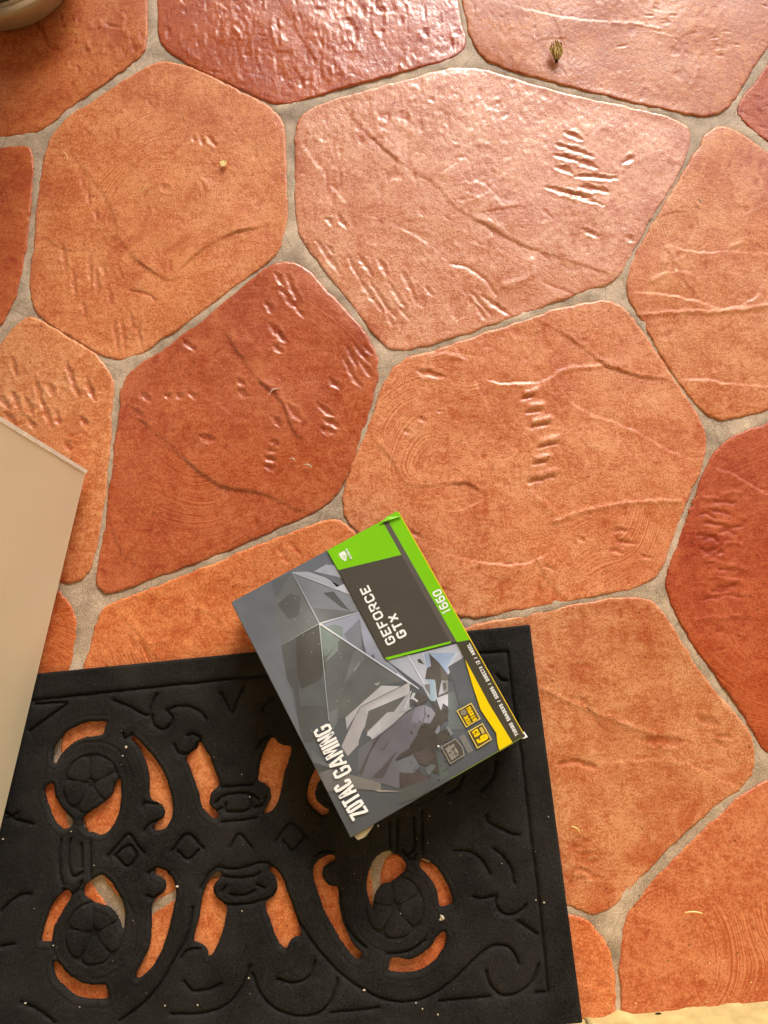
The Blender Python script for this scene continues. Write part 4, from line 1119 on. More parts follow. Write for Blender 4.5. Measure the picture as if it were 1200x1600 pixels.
hub = k4([(597, 490)])[0]
for e, w0, w1, c in (((415, 147), .8, 1.6, (190, 194, 200)), ((862, 413), 2.2, 1.0, (214, 216, 222)), ((345, 630), 1.6, .5, (164, 168, 160)), ((660, 1140), 2.0, .9, (176, 180, 178)), ((1210, 895), 2.4, 2.0, (226, 228, 236))):
    p = k4([e])[0]
    if e == (415, 147): line(p, hub, w0, w1, c)
    else: line(hub, p, w0, w1, c)
line(k4([(415, 147)])[0], k4([(800, 292)])[0], .8, 1.2, (206, 210, 216))
line(k4([(415, 147)])[0], k4([(290, 345)])[0], .8, .5, (134, 138, 140))
line(k6([(170, 30)])[0], k6([(430, 490)])[0], 1.6, 1.8, (222, 226, 236))
line(k6([(0, 320)])[0], k6([(340, 560)])[0], 1.8, 1.6, (222, 226, 236))
line(k6([(410, 0)])[0], k6([(460, 230)])[0], 1.2, .6, (216, 222, 234))
line(k7([(0, 690)])[0], k7([(640, 215)])[0], .7, .8, (150, 150, 152))
line(k6([(130, 870)])[0], k6([(230, 590)])[0], 1.0, .6, (220, 220, 222))
for x, y in ((435, 322), (375, 358), (475, 400), (435, 462), (518, 475), (555, 552), (490, 570), (595, 628), (545, 682), (708, 848), (655, 890), (748, 930), (712, 1008), (792, 1008), (735, 690), (740, 718)):
    px, py = k4([(x, y)])[0]
    art([(px - .9, py - .5), (px + .2, py - 1.1), (px + .9, py + .2), (px - .1, py + .9)], (172, 174, 170))
random_shard = random.Random(3)
for _ in range(64):                                     # broken fragments of the artwork
    x, y = random_shard.uniform(640, 705), random_shard.uniform(1105, 1225)
    if (x - 640) * 1.0 + (y - 1105) * 0.1 < 4: continue
    a = random_shard.uniform(0, 6.28); s = random_shard.uniform(0.8, 2.6)
    gcol = random_shard.choice([(74, 68, 64), (84, 78, 74), (104, 104, 106), (122, 122, 126), (96, 92, 88), (70, 64, 62)])
    art([(x + s * math.cos(a + k * 2.1 + random_shard.uniform(-.4, .4)), y + s * math.sin(a + k * 2.1)) for k in range(3)], gcol)
def refine(v, c, f, n=3):
    for _ in range(n):
        nf, mid = [], {}
        v, c = list(v), list(c)
        def m_(a, b):
            k_ = (min(a, b), max(a, b))
            if k_ not in mid:
                mid[k_] = len(v)
                v.append(tuple((v[a][i_] + v[b][i_]) / 2 for i_ in range(3))); c.append(tuple((c[a][i_] + c[b][i_]) / 2 for i_ in range(3)))
            return mid[k_]
        for t in f:
            if len(t) == 4:
                nf += [(t[0], t[1], t[2]), (t[0], t[2], t[3])]; continue
            a, b, d = t
            ab, bd, da = m_(a, b), m_(b, d), m_(d, a)
            nf += [(a, ab, da), (ab, b, bd), (da, bd, d), (ab, bd, da)]
        f = nf
    return v, c, f


av, ac, af = refine(ART['v'], ART['c'], ART['f'])
AV = np.array(av); AC = np.array(ac)
h1 = np.array(bx(*hub)); h2 = np.array(bx(692, 1072))
g1 = np.exp(-(np.hypot(AV[:, 0] - h1[0], AV[:, 1] - h1[1]) / 0.024) ** 2)
g2 = np.exp(-(np.hypot(AV[:, 0] - h2[0], AV[:, 1] - h2[1]) / 0.030) ** 2)
nz = vnoise(AV[:, 0] * 60, AV[:, 1] * 60, 3) + .6 * vnoise(AV[:, 0] * 160, AV[:, 1] * 160, 4)
AC = AC * np.array([.93, 1.0, 1.10]) * (1 + 0.30 * g1 + 0.22 * g2 + 0.09 * nz)[:, None] + (0.035 * g1 + 0.02 * g2)[:, None] * np.array([.9, 1.0, 1.1])
me = bpy.data.meshes.new('artwork')
me.from_pydata(av, [], af)
at = me.attributes.new('ink', 'FLOAT_COLOR', 'POINT')
at.data.foreach_set('color', np.column_stack([np.clip(AC, 0, .85), np.ones(len(AC))]).astype(np.float32).ravel())
me.materials.append(M_PRINT)
me.update()
link(bpy.data.objects.new('artwork', me), carton)


def panel(name, polys, mat, lift=True):
    v, f = [], []
    for pts in polys:
        q = [bx(*p) for p in pts]
        q = [(min(max(a, -BL / 2 + .0004), BL / 2 - .0004), min(max(b, -BW / 2 + .0004), BW / 2 - .0004)) for a, b in q]
        n = len(q)
        if sum(q[i][0] * q[(i + 1) % n][1] - q[(i + 1) % n][0] * q[i][1] for i in range(n)) < 0: q = q[::-1]
        z = zlay(); n0 = len(v)
        v += [(a, b, z) for a, b in q]; f += [tuple(n0 + i for i in t) for t in tris([(a, b) for a, b in q])]
    return mesh_obj(name, v, f, mat, carton)


panel('green_panel', [k2([(45, 312), (560, 28), (585, 30), (1097, 965), (985, 985), (940, 980), (590, 355), (132, 466)])], M_GREEN)
panel('charcoal_panel', [k2([(132, 466), (590, 355), (943, 982), (467, 1100)])], M_DARK)
panel('grey_bar', [k2([(443, 101), (474, 84), (987, 985), (940, 984)])], M_BAR)
panel('green_underline', [k2([(467, 1098), (940, 978), (944, 992), (486, 1112)])], M_GREEN)
panel('olive_strip', [k2([(985, 985), (1092, 963)]) + k3([(1110, 850), (1006, 908), (820, 610), (640, 265)])], M_DARK2)
panel('yellow_flash', [k3([(632, 250), (700, 375), (820, 600), (1006, 906), (902, 968), (884, 900), (876, 826), (755, 645), (690, 450)])], M_YELLOW)
panel('yellow_edge_line', [[(622.6, 801.5), (624.2, 800.7), (818.6, 1145.5), (817.0, 1146.3)]], M_YELLOW)
panel('green_edge_line', [[(704, 1215.5), (814, 1152.0), (814.6, 1153.2), (704.6, 1216.7)]], simple_mat('dull_green_ink', alb((110, 140, 50)), .5))

# ---- lettering: a stroke alphabet drawn as flat ribbons of ink
C4 = .15
GL = {
    'A': [[(0, 0), (.42, 1), (.58, 1), (1, 0)], [(.2, .27), (.8, .27)]],
    'B': [[(0, 0), (0, 1), (.85, 1), (1, .86), (1, .64), (.86, .5), (0, .5)], [(.86, .5), (1, .36), (1, .14), (.85, 0), (0, 0)]],
    'C': [[(1, .72), (1, .85), (.82, 1), (.18, 1), (0, .85), (0, .15), (.18, 0), (.82, 0), (1, .15), (1, .28)]],
    'D': [[(0, 0), (0, 1), (.75, 1), (1, .82), (1, .18), (.75, 0), (0, 0)]],
    'E': [[(1, 1), (0, 1), (0, 0), (1, 0)], [(0, .5), (.9, .5)]],
    'F': [[(1, 1), (0, 1), (0, 0)], [(0, .5), (.9, .5)]],
    'G': [[(1, .76), (1, .85), (.82, 1), (.18, 1), (0, .85), (0, .15), (.18, 0), (.82, 0), (1, .15), (1, .46), (.55, .46)]],
    'H': [[(0, 0), (0, 1)], [(1, 0), (1, 1)], [(0, .5), (1, .5)]],
    'I': [[(.5, 0), (.5, 1)]],
    'L': [[(0, 1), (0, 0), (1, 0)]],
    'M': [[(0, 0), (0, 1), (.18, 1), (.5, .3), (.82, 1), (1, 1), (1, 0)]],
    'N': [[(0, 0), (0, 1), (.12, 1), (.88, 0), (1, 0), (1, 1)]],
    'O': [[(.18, 0), (0, .15), (0, .85), (.18, 1), (.82, 1), (1, .85), (1, .15), (.82, 0), (.18, 0)]],
    'R': [[(0, 0), (0, 1), (.85, 1), (1, .86), (1, .6), (.85, .46), (0, .46)], [(.5, .46), (1, 0)]],
    'S': [[(1, .76), (1, .86), (.85, 1), (.15, 1), (0, .86), (0, .64), (.15, .5), (.85, .5), (1, .36), (1, .14), (.85, 0), (.15, 0), (0, .14), (0, .24)]],
    'T': [[(0, 1), (1, 1)], [(.5, 1), (.5, 0)]],
    'U': [[(0, 1), (0, .15), (.18, 0), (.82, 0), (1, .15), (1, 1)]],
    'V': [[(0, 1), (.42, 0), (.58, 0), (1, 1)]],
    'W': [[(0, 1), (.2, 0), (.5, .7), (.8, 0), (1, 1)]],
    'X': [[(0, 0), (1, 1)], [(0, 1), (1, 0)]],
    'Y': [[(0, 1), (.5, .5), (1, 1)], [(.5, .5), (.5, 0)]],
    'Z': [[(0, 1), (1, 1), (1, .9), (0, .1), (0, 0), (1, 0)]],
    '0': [[(.18, 0), (0, .15), (0, .85), (.18, 1), (.82, 1), (1, .85), (1, .15), (.82, 0), (.18, 0)]],
    '1': [[(.1, .78), (.5, 1), (.5, 0)]],
    '2': [[(0, .75), (0, .86), (.15, 1), (.85, 1), (1, .86), (1, .62), (0, .12), (0, 0), (1, 0)]],
    '6': [[(.18, 0), (0, .14), (0, .43), (.18, .57), (.82, .57), (1, .43), (1, .14), (.82, 0), (.18, 0)], [(.95, 1), (.2, 1), (0, .85), (0, .3)]],
    '/': [[(.1, 0), (.9, 1)]], '.': [[(.4, .95), (.6, .95)]],
}
WID = {'A': 1.3, 'I': .0, '1': .45, 'M': 1.25, 'W': 1.3, 'T': .95, ' ': .55, '/': .6, '.': .2, 'L': .85, 'E': .9, 'F': .88}


def ribbon(pts, t):
    P = np.array(pts, float); n = len(P)
    closed = np.allclose(P[0], P[-1])
    L, R = [], []
    for i in range(n):
        if closed:
            a, b, c = P[(i - 1) % (n - 1)], P[i % (n - 1)], P[(i + 1) % (n - 1)]
        else:
            b = P[i]; a = P[i - 1] if i else 2 * P[0] - P[1]; c = P[i + 1] if i < n - 1 else 2 * P[-1] - P[-2]
        d1 = (b - a) / max(np.linalg.norm(b - a), 1e-9); d2 = (c - b) / max(np.linalg.norm(c - b), 1e-9)
        n1 = np.array([-d1[1], d1[0]]); n2 = np.array([-d2[1], d2[0]])
        m = n1 + n2; m /= max(np.linalg.norm(m), 1e-9)
        k = 1 / max(m @ n1, 0.55)
        e = np.zeros(2)
        if not closed and i == 0: e = -d2 * t * .0
        L.append(b + m * k * t / 2 + e); R.append(b - m * k * t / 2 + e)
    return L, R


def text(name, s, p0, p1, hmm, stroke, mat, fit=True, slant=0.0, gap=.28, parent=None):
    """ink ribbons from photo point p0 to p1 (start and end of the baseline), cap height hmm metres"""
    a, b = np.array(bx(*p0)), np.array(bx(*p1))
    d = (b - a); Ltot = np.linalg.norm(d); d /= Ltot; up = np.array([-d[1], d[0]])
    adv = []
    for ch in s: adv.append(WID.get(ch, 1.0))
    total = sum(adv) + gap * (len(s) - 1) * 1.0
    # leave stroke width per glyph
    unit = (Ltot - stroke * len(s)) / total
    x = 0.0; v, f = [], []
    for ch, w in zip(s, adv):
        gw = unit * w
        for st in GL.get(ch, []):
            z = zlay() if False else None
            pts = [(x + stroke / 2 + gx * gw, stroke / 2 + gy * (hmm - stroke)) for gx, gy in st]
            pts = [(px + slant * py, py) for px, py in pts]
            # square ends
            if not np.allclose(pts[0], pts[-1]):
                for k, j in ((0, 1), (-1, -2)):
                    q0, q1 = np.array(pts[k]), np.array(pts[j]); dd = (q0 - q1) / np.linalg.norm(q0 - q1)
                    gx, gy = st[k]
                    ext = .5 if (abs(dd[0]) < .15 and gy in (0, 1)) or (abs(dd[1]) < .15 and gx in (0, 1)) else (.15 if gy in (0, 1) else 0.)
                    pts[k] = tuple(q0 + dd * stroke * ext)
            Lp, Rp = ribbon(pts, stroke)
            text.z += 0.000004
            n0 = len(v)
            for l, r in zip(Lp, Rp):
                for c in (l, r):
                    w2 = a + d * c[0] + up * c[1]
                    v.append((w2[0], w2[1], text.z))
            for i in range(len(Lp) - 1):
                f.append((n0 + 2 * i, n0 + 2 * i + 1, n0 + 2 * i + 3, n0 + 2 * i + 2))
        x += gw + stroke + unit * gap
    return mesh_obj(name, v, f, mat, parent or carton)


text.z = TOP + 0.000008 * (_layer[0] + 24)
text('brand_lettering', 'ZOTAC', k9([(808, 1350)])[0], k9([(535, 880)])[0], .0178, .0027, M_WHITE, gap=.13)
text('brand_lettering', 'GAMING', k9([(582, 800)])[0], k9([(262, 120)])[0], .0178, .0026, M_WHITE, gap=.13)
text('trademark_dot', '.', k9([(40, 250)])[0], k9([(26, 215)])[0], .0012, .0008, M_WHITE)
text('series_lettering', 'GEFORCE', k2([(550, 982)])[0], k2([(348, 572)])[0], .0100, .0019, M_WHITE, gap=.30)
text('trademark_dot', '.', k2([(276, 590)])[0], k2([(268, 576)])[0], .0009, .0008, M_WHITE)
text('series_lettering', 'GTX', k2([(630, 935)])[0], k2([(548, 770)])[0], .0100, .0021, M_WHITE, gap=.30)
text('model_lettering', '1660', k2([(944, 760)])[0], k2([(864, 598)])[0], .0092, .0016, M_WHITE, gap=.26)
text('feature_lettering', 'TURING SHADERS / GDDR6 / DIRECTX 12 / ANSEL', k3([(1050, 838)])[0], k3([(668, 124)])[0], .0037, .00075, M_WHITE, gap=.36)
text('maker_lettering', 'NVIDIA', (550.6, 872.8), (542.2, 856.8), .0022, .0007, M_WHITE, gap=.3)
panel('maker_emblem', [[(515 + a / 24, 845 + b / 24) for a, b in ((340, 490), (555, 380), (655, 545), (640, 680), (600, 770), (440, 680))]], M_WHITE)
eye = []
for r0, r1, sq in ((4.6, 3.9, .62), (2.9, 2.1, .62), (1.0, .02, .8)):
    for a0 in np.linspace(0.2, 5.2, 9):
        pass
cx, cy = 515 + 555 / 24, 845 + 590 / 24
dr = np.array([-.45, -.89]); upv = np.array([-.89, .45])


def ell(r, sq, a): return tuple(np.array([cx, cy]) + dr * r * math.cos(a) + upv * r * sq * math.sin(a))


for r0, r1 in ((4.4, 3.7), (2.7, 2.1)):
    pts = [ell(r0, .7, a) for a in np.linspace(.5, 5.2, 14)] + [ell(r1, .7, a) for a in np.linspace(5.2, .5, 14)]
    eye.append(pts)
eye.append([ell(1.0, .9, a) for a in np.linspace(0, 6.0, 10)])
panel('emblem_eye', eye, M_GREEN)


def frame(name, corners, w, mat, inner=None):
    """outlined badge"""
    c = np.mean(np.array(corners), 0)
    P = [np.array(p) for p in corners]
    n = len(P); inn = []
    for i in range(n):
        d1 = P[i] - P[i - 1]; d2 = P[(i + 1) % n] - P[i]
        d1 /= np.linalg.norm(d1); d2 /= np.linalg.norm(d2)
        m = d2 - d1; m /= np.linalg.norm(m)
        sn = abs(d1[0] * d2[1] - d1[1] * d2[0])
        inn.append(P[i] + m * w / max(math.sqrt((1 + d1 @ -d2) / 2) if False else math.sin(math.acos(max(-1, min(1, float(d1 @ -d2)))) / 2), .3))
    polys = [[tuple(P[i]), tuple(P[(i + 1) % n]), tuple(inn[(i + 1) % n]), tuple(inn[i])] for i in range(n)]
    if inner: panel(name + '_ground', [[tuple(p) for p in inn]], inner)
    return panel(name, polys, mat)


M_BADGE = simple_mat('bronze_ink', alb((92, 80, 46)), .45)
M_SILVER = simple_mat('silver_ink', alb((176, 174, 166)), .45)
frame('storm_badge', k8([(525, 510), (770, 360), (615, 85), (362, 222)]), 1.5, M_PALEYEL, M_BADGE)
frame('memory_badge', k8([(715, 868), (962, 710), (805, 430), (556, 572)]), 1.5, M_PALEYEL, M_BADGE)
frame('warranty_badge', k8([(255, 1130), (498, 978), (462, 835), (345, 695), (95, 835)]), 1.0, M_SILVER, simple_mat('slate_ink', alb((84, 82, 80)), .45))
text.z = TOP + 0.000008 * (_layer[0] + 3)
text('badge_lettering', 'FIRE', k8([(612, 420)])[0], k8([(545, 295)])[0], .0043, .0012, M_YELLOW, gap=.3)
text('badge_lettering', 'STORM', k8([(712, 372)])[0], k8([(592, 145)])[0], .0045, .0012, M_YELLOW, gap=.3)
text('badge_lettering', '6', k8([(915, 690)])[0], k8([(868, 600)])[0], .0120, .0026, M_YELLOW)
text('badge_lettering', 'GB', k8([(770, 622)])[0], k8([(712, 522)])[0], .0062, .0016, M_YELLOW, gap=.3)
text('badge_lettering', 'GDDR6', k8([(845, 592)])[0], k8([(792, 492)])[0], .0030, .0006, M_PALEYEL, gap=.3)
text('badge_lettering', 'EXTENDED', k8([(325, 1030)])[0], k8([(222, 838)])[0], .0034, .0008, M_SILVER, gap=.36)
text('badge_lettering', 'WARRANTY', k8([(412, 968)])[0], k8([(312, 782)])[0], .0046, .0009, M_SILVER, gap=.36)
cx, cy = k8([(480, 250)])[0]
panel('badge_emblem', [[ell(a[0], 1, t) for t in np.linspace(0, 6.2, 18)] + [ell(a[1], 1, t) for t in np.linspace(6.2, 0, 18)] for a in ((4.4, 3.2), (2.2, 1.0))], M_SILVER)
fl = []
for k in range(5):
    a, b = np.array((412 + 17 * k, 665 - 11 * k)), np.array((565 + 17 * k, 945 - 11 * k))
    fl.append(k8([tuple(a), tuple(a + (7, -3)), tuple(b + (7, -3)), tuple(b)]))
panel('small_print', fl, M_SILVER)
panel('badge_rule', [k8([(218, 818), (228, 812), (350, 1020), (340, 1026)])], M_SILVER)
panel('white_dot', [[(684.8 + 1.7 * math.cos(t), 1165.6 + 1.7 * math.sin(t)) for t in np.linspace(0, 6, 10)]], M_WHITE)
# worn corners: lifted paper at the near and right corners, torn lining below the lid
cr = (-BL / 2, -BW / 2)


def sheet(name, pts, mat, thick=.0006):
    v = [(a, b, c) for a, b, c in pts] + [(a, b, c - thick) for a, b, c in pts]
    n = len(pts)
    f = [tuple(range(n)), tuple(range(2 * n - 1, n - 1, -1))] + [(i, n + i, n + (i + 1) % n, (i + 1) % n) for i in range(n)]
    return mesh_obj(name, v, f, mat, carton)


for k, (dz, ex, sk) in enumerate(((-.0022, .0062, 0), (-.0038, .0052, .003), (-.0055, .0070, -.002), (-.0075, .0045, .002))):
    b0 = BW / 2 - .003
    sheet('torn_flap', [(-BL / 2 + .002, b0, TOP + dz), (-BL / 2 - ex * .9, b0 - .002 + sk * .3, TOP + dz - .001), (-BL / 2 - ex, b0 - .008 + sk, TOP + dz - .001), (-BL / 2 - ex * .3, b0 - .020, TOP + dz), (-BL / 2 + .002, b0 - .026, TOP + dz)], M_CARD)
for k in range(3):
    sheet('frayed_corner', [(-BL / 2 + .004, -BW / 2 + .002, TOP - .0008 - .0012 * k), (-BL / 2 - .0012, -BW / 2 + .004, TOP - .001 - .0012 * k), (-BL / 2 - .0018, -BW / 2 - .0016, TOP - .0006 - .0012 * k), (-BL / 2 + .004, -BW / 2 - .0012, TOP - .001 - .0012 * k)], M_WHITE)
sheet('folded_corner', [(BL / 2 - .0015, -BW / 2 + .024, TOP + .0012 + 0.000008 * _layer[0]), (BL / 2 + .0006, -BW / 2 + .014, TOP + .0008 + 0.000008 * _layer[0]), (BL / 2 + .0008, -BW / 2 + .002, TOP + .0010 + 0.000008 * _layer[0]), (BL / 2 - .006, -BW / 2 + .0012, TOP + .0014 + 0.000008 * _layer[0]), (BL / 2 - .004, -BW / 2 + .012, TOP + .0021 + 0.000008 * _layer[0])], M_GREEN, .0005)

# ------------------------------------------------------------------ open door, house front, porch roof
DZ0, DZ1 = 0.014, 2.02
d0 = np.array(on(135, 735, DZ0)); d1 = np.array(on(0, 1300, DZ0))
dd = (d1 - d0) / np.linalg.norm(d1 - d0)               # from the free edge towards the hinges
dn = np.array([dd[1], -dd[0]])
if dn[0] > 0: dn = -dn                                  # away from the mat side
DLEN = 0.70
door = empty('door', (d0[0], d0[1], 0), 'cream painted door standing open at the left over the end of the mat', 'door')
door.rotation_euler = (0, 0, math.atan2(dd[1], dd[0]))
sgn = 1 if np.dot(np.array([-dd[1], dd[0]]), dn) > 0 else -1
yy = sorted((0.0, sgn * 0.040))
bevel_box('door_leaf', 0.0018, DLEN, yy[0], yy[1], DZ0, DZ1, M_DOOR, door, 0.0012, 2)


def edge_highlight():
    """light caught on the free edge, put in as a pale strip, chipped and uneven"""
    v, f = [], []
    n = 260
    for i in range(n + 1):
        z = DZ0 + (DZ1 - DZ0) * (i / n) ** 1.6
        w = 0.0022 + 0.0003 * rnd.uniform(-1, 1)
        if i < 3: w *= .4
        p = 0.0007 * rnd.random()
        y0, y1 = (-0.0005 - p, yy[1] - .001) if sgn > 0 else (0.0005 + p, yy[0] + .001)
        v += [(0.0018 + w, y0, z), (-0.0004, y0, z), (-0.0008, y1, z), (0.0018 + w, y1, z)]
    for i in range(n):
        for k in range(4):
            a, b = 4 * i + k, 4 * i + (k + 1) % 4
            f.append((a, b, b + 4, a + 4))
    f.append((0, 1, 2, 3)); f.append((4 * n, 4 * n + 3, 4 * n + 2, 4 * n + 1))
    return mesh_obj('edge_highlight', v, f, M_DOOREDGE, door)


edge_highlight()

w0 = np.array(on(913, 1591, 0)); w1 = np.array(on(1200, 1564, 0))
wd = (w1 - w0) / np.linalg.norm(w1 - w0)
wn_ = np.array([wd[1], -wd[0]])                         # into the house
if wn_[1] > 0: wn_ = -wn_
wang = math.atan2(wd[1], wd[0])
hinge = d0 + dd * DLEN
jl = -float((w0 - hinge) @ wd)                          # left jamb along the wall line


def wall_piece(parent, name, s0, s1, z0, z1, t0=0.0, t1=0.25, mat=None, rough=False):
    """box in wall coordinates: s along the wall, t into the house"""
    v, f = box_vf(s0, s1, -t1, -t0, z0, z1)
    return mesh_obj(name, v, f, mat or M_WALL, parent)


house = empty('house_front', (w0[0], w0[1], 0), 'rough yellow painted house wall beside the black doormat', 'wall')
house.rotation_euler = (0, 0, wang)


def rough_wall():
    """the face of the wall right of the doorway, trowelled unevenly down to the tiles"""
    h = 0.006
    L, Hh = 1.30, 0.42
    ss = np.arange(0, L + h, h); zs = np.arange(0, Hh + h, h)
    S, Zz = np.meshgrid(ss, zs)
    T = 0.004 * vnoise(S * 18, Zz * 18, 2) + 0.0025 * vnoise(S * 55, Zz * 55, 3) + 0.0012 * vnoise(S * 140, Zz * 140, 4)
    foot = np.exp(-Zz / 0.012)
    T = T + foot * (0.001 + 0.005 * vnoise(S * 14, S * 0, 5) + 0.003 * vnoise(S * 60, S * 0, 6))
    V = np.stack([S.ravel(), T.ravel(), Zz.ravel() - 0.001], 1)
    nx, ny = len(ss), len(zs)
    idx = np.arange(nx * ny).reshape(ny, nx)
    Q = np.stack([idx[:-1, :-1], idx[1:, :-1], idx[1:, 1:], idx[:-1, 1:]], -1).reshape(-1, 4)
    # returns: left end and top go back into the wall
    n0 = len(V); le = idx[:, 0]; back = V[le].copy(); back[:, 1] = -0.02
    V = np.concatenate([V, back]); j = np.arange(len(le) - 1)
    Sd = np.stack([le[j], n0 + j, n0 + j + 1, le[j + 1]], 1)
    return np_mesh('plaster_face', V, np.concatenate([Q, Sd]), M_WALL, house)


rough_wall()
wall_piece(house, 'wall_core', 0.0, 2.6, -0.15, 2.05, 0.006, 0.25)
wall_piece(house, 'upper_wall', 0.012, 2.6, 0.40, 2.05, 0.0, 0.006)
lh = empty('house_front', (w0[0], w0[1], 0), 'yellow painted house wall behind the hinges of the open door', 'wall')
lh.rotation_euler = (0, 0, wang)
wall_piece(lh, 'wall_core', -jl - 1.2, -jl - 0.02, -0.15, 2.05, 0.0, 0.25)
wall_piece(lh, 'lintel', -jl - 1.2, 2.6, 2.05, 2.75, 0.0, 0.25)
# the room behind the doorway
room = empty('room', (w0[0], w0[1], 0), 'dim room behind the doorway', kind='structure')
room.rotation_euler = (0, 0, wang)
for nm, b in (('back_wall', (-2.2, 2.6, -3.3, -3.2, -.15, 2.75)), ('side_wall', (-2.3, -2.2, -3.3, -.25, -.15, 2.75)), ('side_wall', (2.6, 2.7, -3.3, -.25, -.15, 2.75)), ('room_ceiling', (-2.3, 2.7, -3.3, 0, 2.75, 2.85)), ('room_floor', (-2.2, 2.6, -3.2, -1.02, -.15, 0.0))):
    v, f = box_vf(*b)
    mesh_obj(nm, v, f, M_PLASTER if nm != 'room_floor' else M_GROUND, room)

# unseen porch: side wall added to darken the left, ceiling edge slanted for reflections
ROOF_Z = 2.45
ROOF = [(-1.6, -0.6), (2.8, -0.6), (2.8, 1.25), (1.1, 1.78), (0.38, 2.13), (0.06, 2.41), (-0.21, 2.73), (-0.53, 3.34), (-0.98, 4.2), (-1.6, 4.2)]
v = [(a, b, ROOF_Z) for a, b in ROOF] + [(a, b, ROOF_Z + 0.12) for a, b in ROOF]
n = len(ROOF)
pc = mesh_obj('unseen_porch_ceiling', v, [tuple(range(n))[::-1], tuple(range(n, 2 * n))] + [(i, (i + 1) % n, n + (i + 1) % n, n + i) for i in range(n)], M_WOOD)
tag(pc, 'unseen porch ceiling, its edge and dark timber set to shape floor reflections', kind='structure')
v, f = box_vf(-0.98, -0.78, -0.36, 3.6, -0.15, ROOF_Z)
pw = mesh_obj('unseen_porch_wall', v, f, M_PLASTER)
tag(pw, 'unseen plastered porch side wall by the flower pot, added to darken the left', 'wall')

# ------------------------------------------------------------------ plant pot at the far left
def lathe(name, prof, mat, parent, seg=96, wob=0.0):
    v, f = [], []
    for i in range(seg):
        a = 2 * math.pi * i / seg
        for r, z in prof:
            rr = r * (1 + wob * math.sin(3 * a + 1) + .4 * wob * math.sin(7 * a))
            v.append((rr * math.cos(a), rr * math.sin(a), z))
    m = len(prof)
    for i in range(seg):
        for k in range(m - 1):
            a, b = i * m + k, ((i + 1) % seg) * m + k
            f.append((a, b, b + 1, a + 1))
    return mesh_obj(name, v, f, mat, parent, smooth=True)


pz = 0.045
pcx, pcy = on(-13, -84, pz)
PR = 126 * 0.00083
sau = empty('plant_saucer', (pcx, pcy, 0.004), 'beige glazed plant saucer with a raised rim at the far left', 'saucer')
lathe('saucer_dish', [(0.001, 0.001), (PR * .78, 0.0), (PR * .84, 0.004), (PR * .985, 0.034), (PR, 0.038), (PR * 1.0, 0.0415), (PR * .985, 0.0425), (PR * .905, 0.0420), (PR * .895, 0.0405), (PR * .885, 0.0425), (PR * .84, 0.0430), (PR * .825, 0.0405), (PR * .80, 0.030), (PR * .74, 0.008), (0.001, 0.007)], M_POT, sau, wob=.004)
potr = empty('flower_pot', (pcx - .004, pcy + .003, 0.0125), 'round clay flower pot standing in the beige saucer', 'flower pot')
lathe('pot_wall', [(0.001, 0.0), (PR * .50, 0.0), (PR * .52, 0.003), (PR * .64, 0.115), (PR * .68, 0.116), (PR * .69, 0.136), (PR * .67, 0.138), (PR * .62, 0.137), (PR * .60, 0.118), (PR * .59, 0.112)], M_POT, potr, wob=.004)
lathe('soil', [(0.001, 0.118), (PR * .3, 0.121), (PR * .595, 0.114)], M_SOIL, potr, 48, wob=.0)
def build_shade_plant():  # foliage added out of view to shade the far left tiles
    root = empty('shade_plant', (pcx - .004, pcy + .003, 0.125), 'added leafy plant, out of view, shading the far left tiles', 'plant')
    r3 = random.Random(9)
    for k in range(34):
        v, f = [], []
        az = r3.uniform(0, 6.28); h0 = r3.uniform(.02, .30); out = r3.uniform(.015, .06); ln = r3.uniform(.10, .17); w = r3.uniform(.022, .036)
        el = r3.uniform(.25, 1.1)
        c0 = Vector((out * math.cos(az), out * math.sin(az), h0))
        dr_ = Vector((math.cos(az) * math.cos(el), math.sin(az) * math.cos(el), math.sin(el)))
        sd_ = Vector((-math.sin(az), math.cos(az), 0))
        n_ = 7
        for i in range(n_):
            t = i / (n_ - 1)
            c = c0 + dr_ * ln * t + Vector((0, 0, -.05 * t * t))
            ww = w * math.sin(math.pi * (.04 + .94 * t)) ** .8
            for u in (-1, 0, 1):
                v.append(tuple(c + sd_ * ww * u + Vector((0, 0, .008 * abs(u)))))
        for i in range(n_ - 1):
            for j in range(2):
                q0 = i * 3 + j
                f.append((q0, q0 + 1, q0 + 4, q0 + 3))
        mesh_obj('leaf', v, f, M_HEDGE, root, smooth=True)
        st_ = [(0.002, 0, 0), (-0.001, .0018, 0), (-0.001, -.0018, 0)]
        vv = [tuple(Vector(p) * 1.0 + Vector((c0.x * .3, c0.y * .3, -.005))) for p in st_] + [tuple(Vector(p) + c0) for p in st_]
        mesh_obj('stem', vv, [(0, 1, 4, 3), (1, 2, 5, 4), (2, 0, 3, 5)], M_HEDGE, root)


build_shade_plant()
# dark crumbs of soil lying in the saucer ring
v, f = [], []
for i in range(150):
    a = rnd.uniform(0, 6.28); r = rnd.uniform(PR * .56, PR * .78); s = rnd.uniform(.0015, .004)
    c = (r * math.cos(a), r * math.sin(a), .0085 + s * .4)
    n0 = len(v)
    for dx, dy, dz in ((1, 0, 0), (-1, 0, 0), (0, 1, 0), (0, -1, 0), (0, 0, 1), (0, 0, -1)):
        v.append((c[0] + dx * s * rnd.uniform(.6, 1.2), c[1] + dy * s * rnd.uniform(.6, 1.2), c[2] + dz * s * .6))
    f += [(n0 + a_, n0 + b_, n0 + c_) for a_, b_, c_ in ((0, 2, 4), (2, 1, 4), (1, 3, 4), (3, 0, 4), (2, 0, 5), (1, 2, 5), (3, 1, 5), (0, 3, 5))]
o = mesh_obj('spilled_soil', v, f, M_SOIL, sau); o['kind'] = 'stuff'

# ------------------------------------------------------------------ small litter
TZ = 0.0042


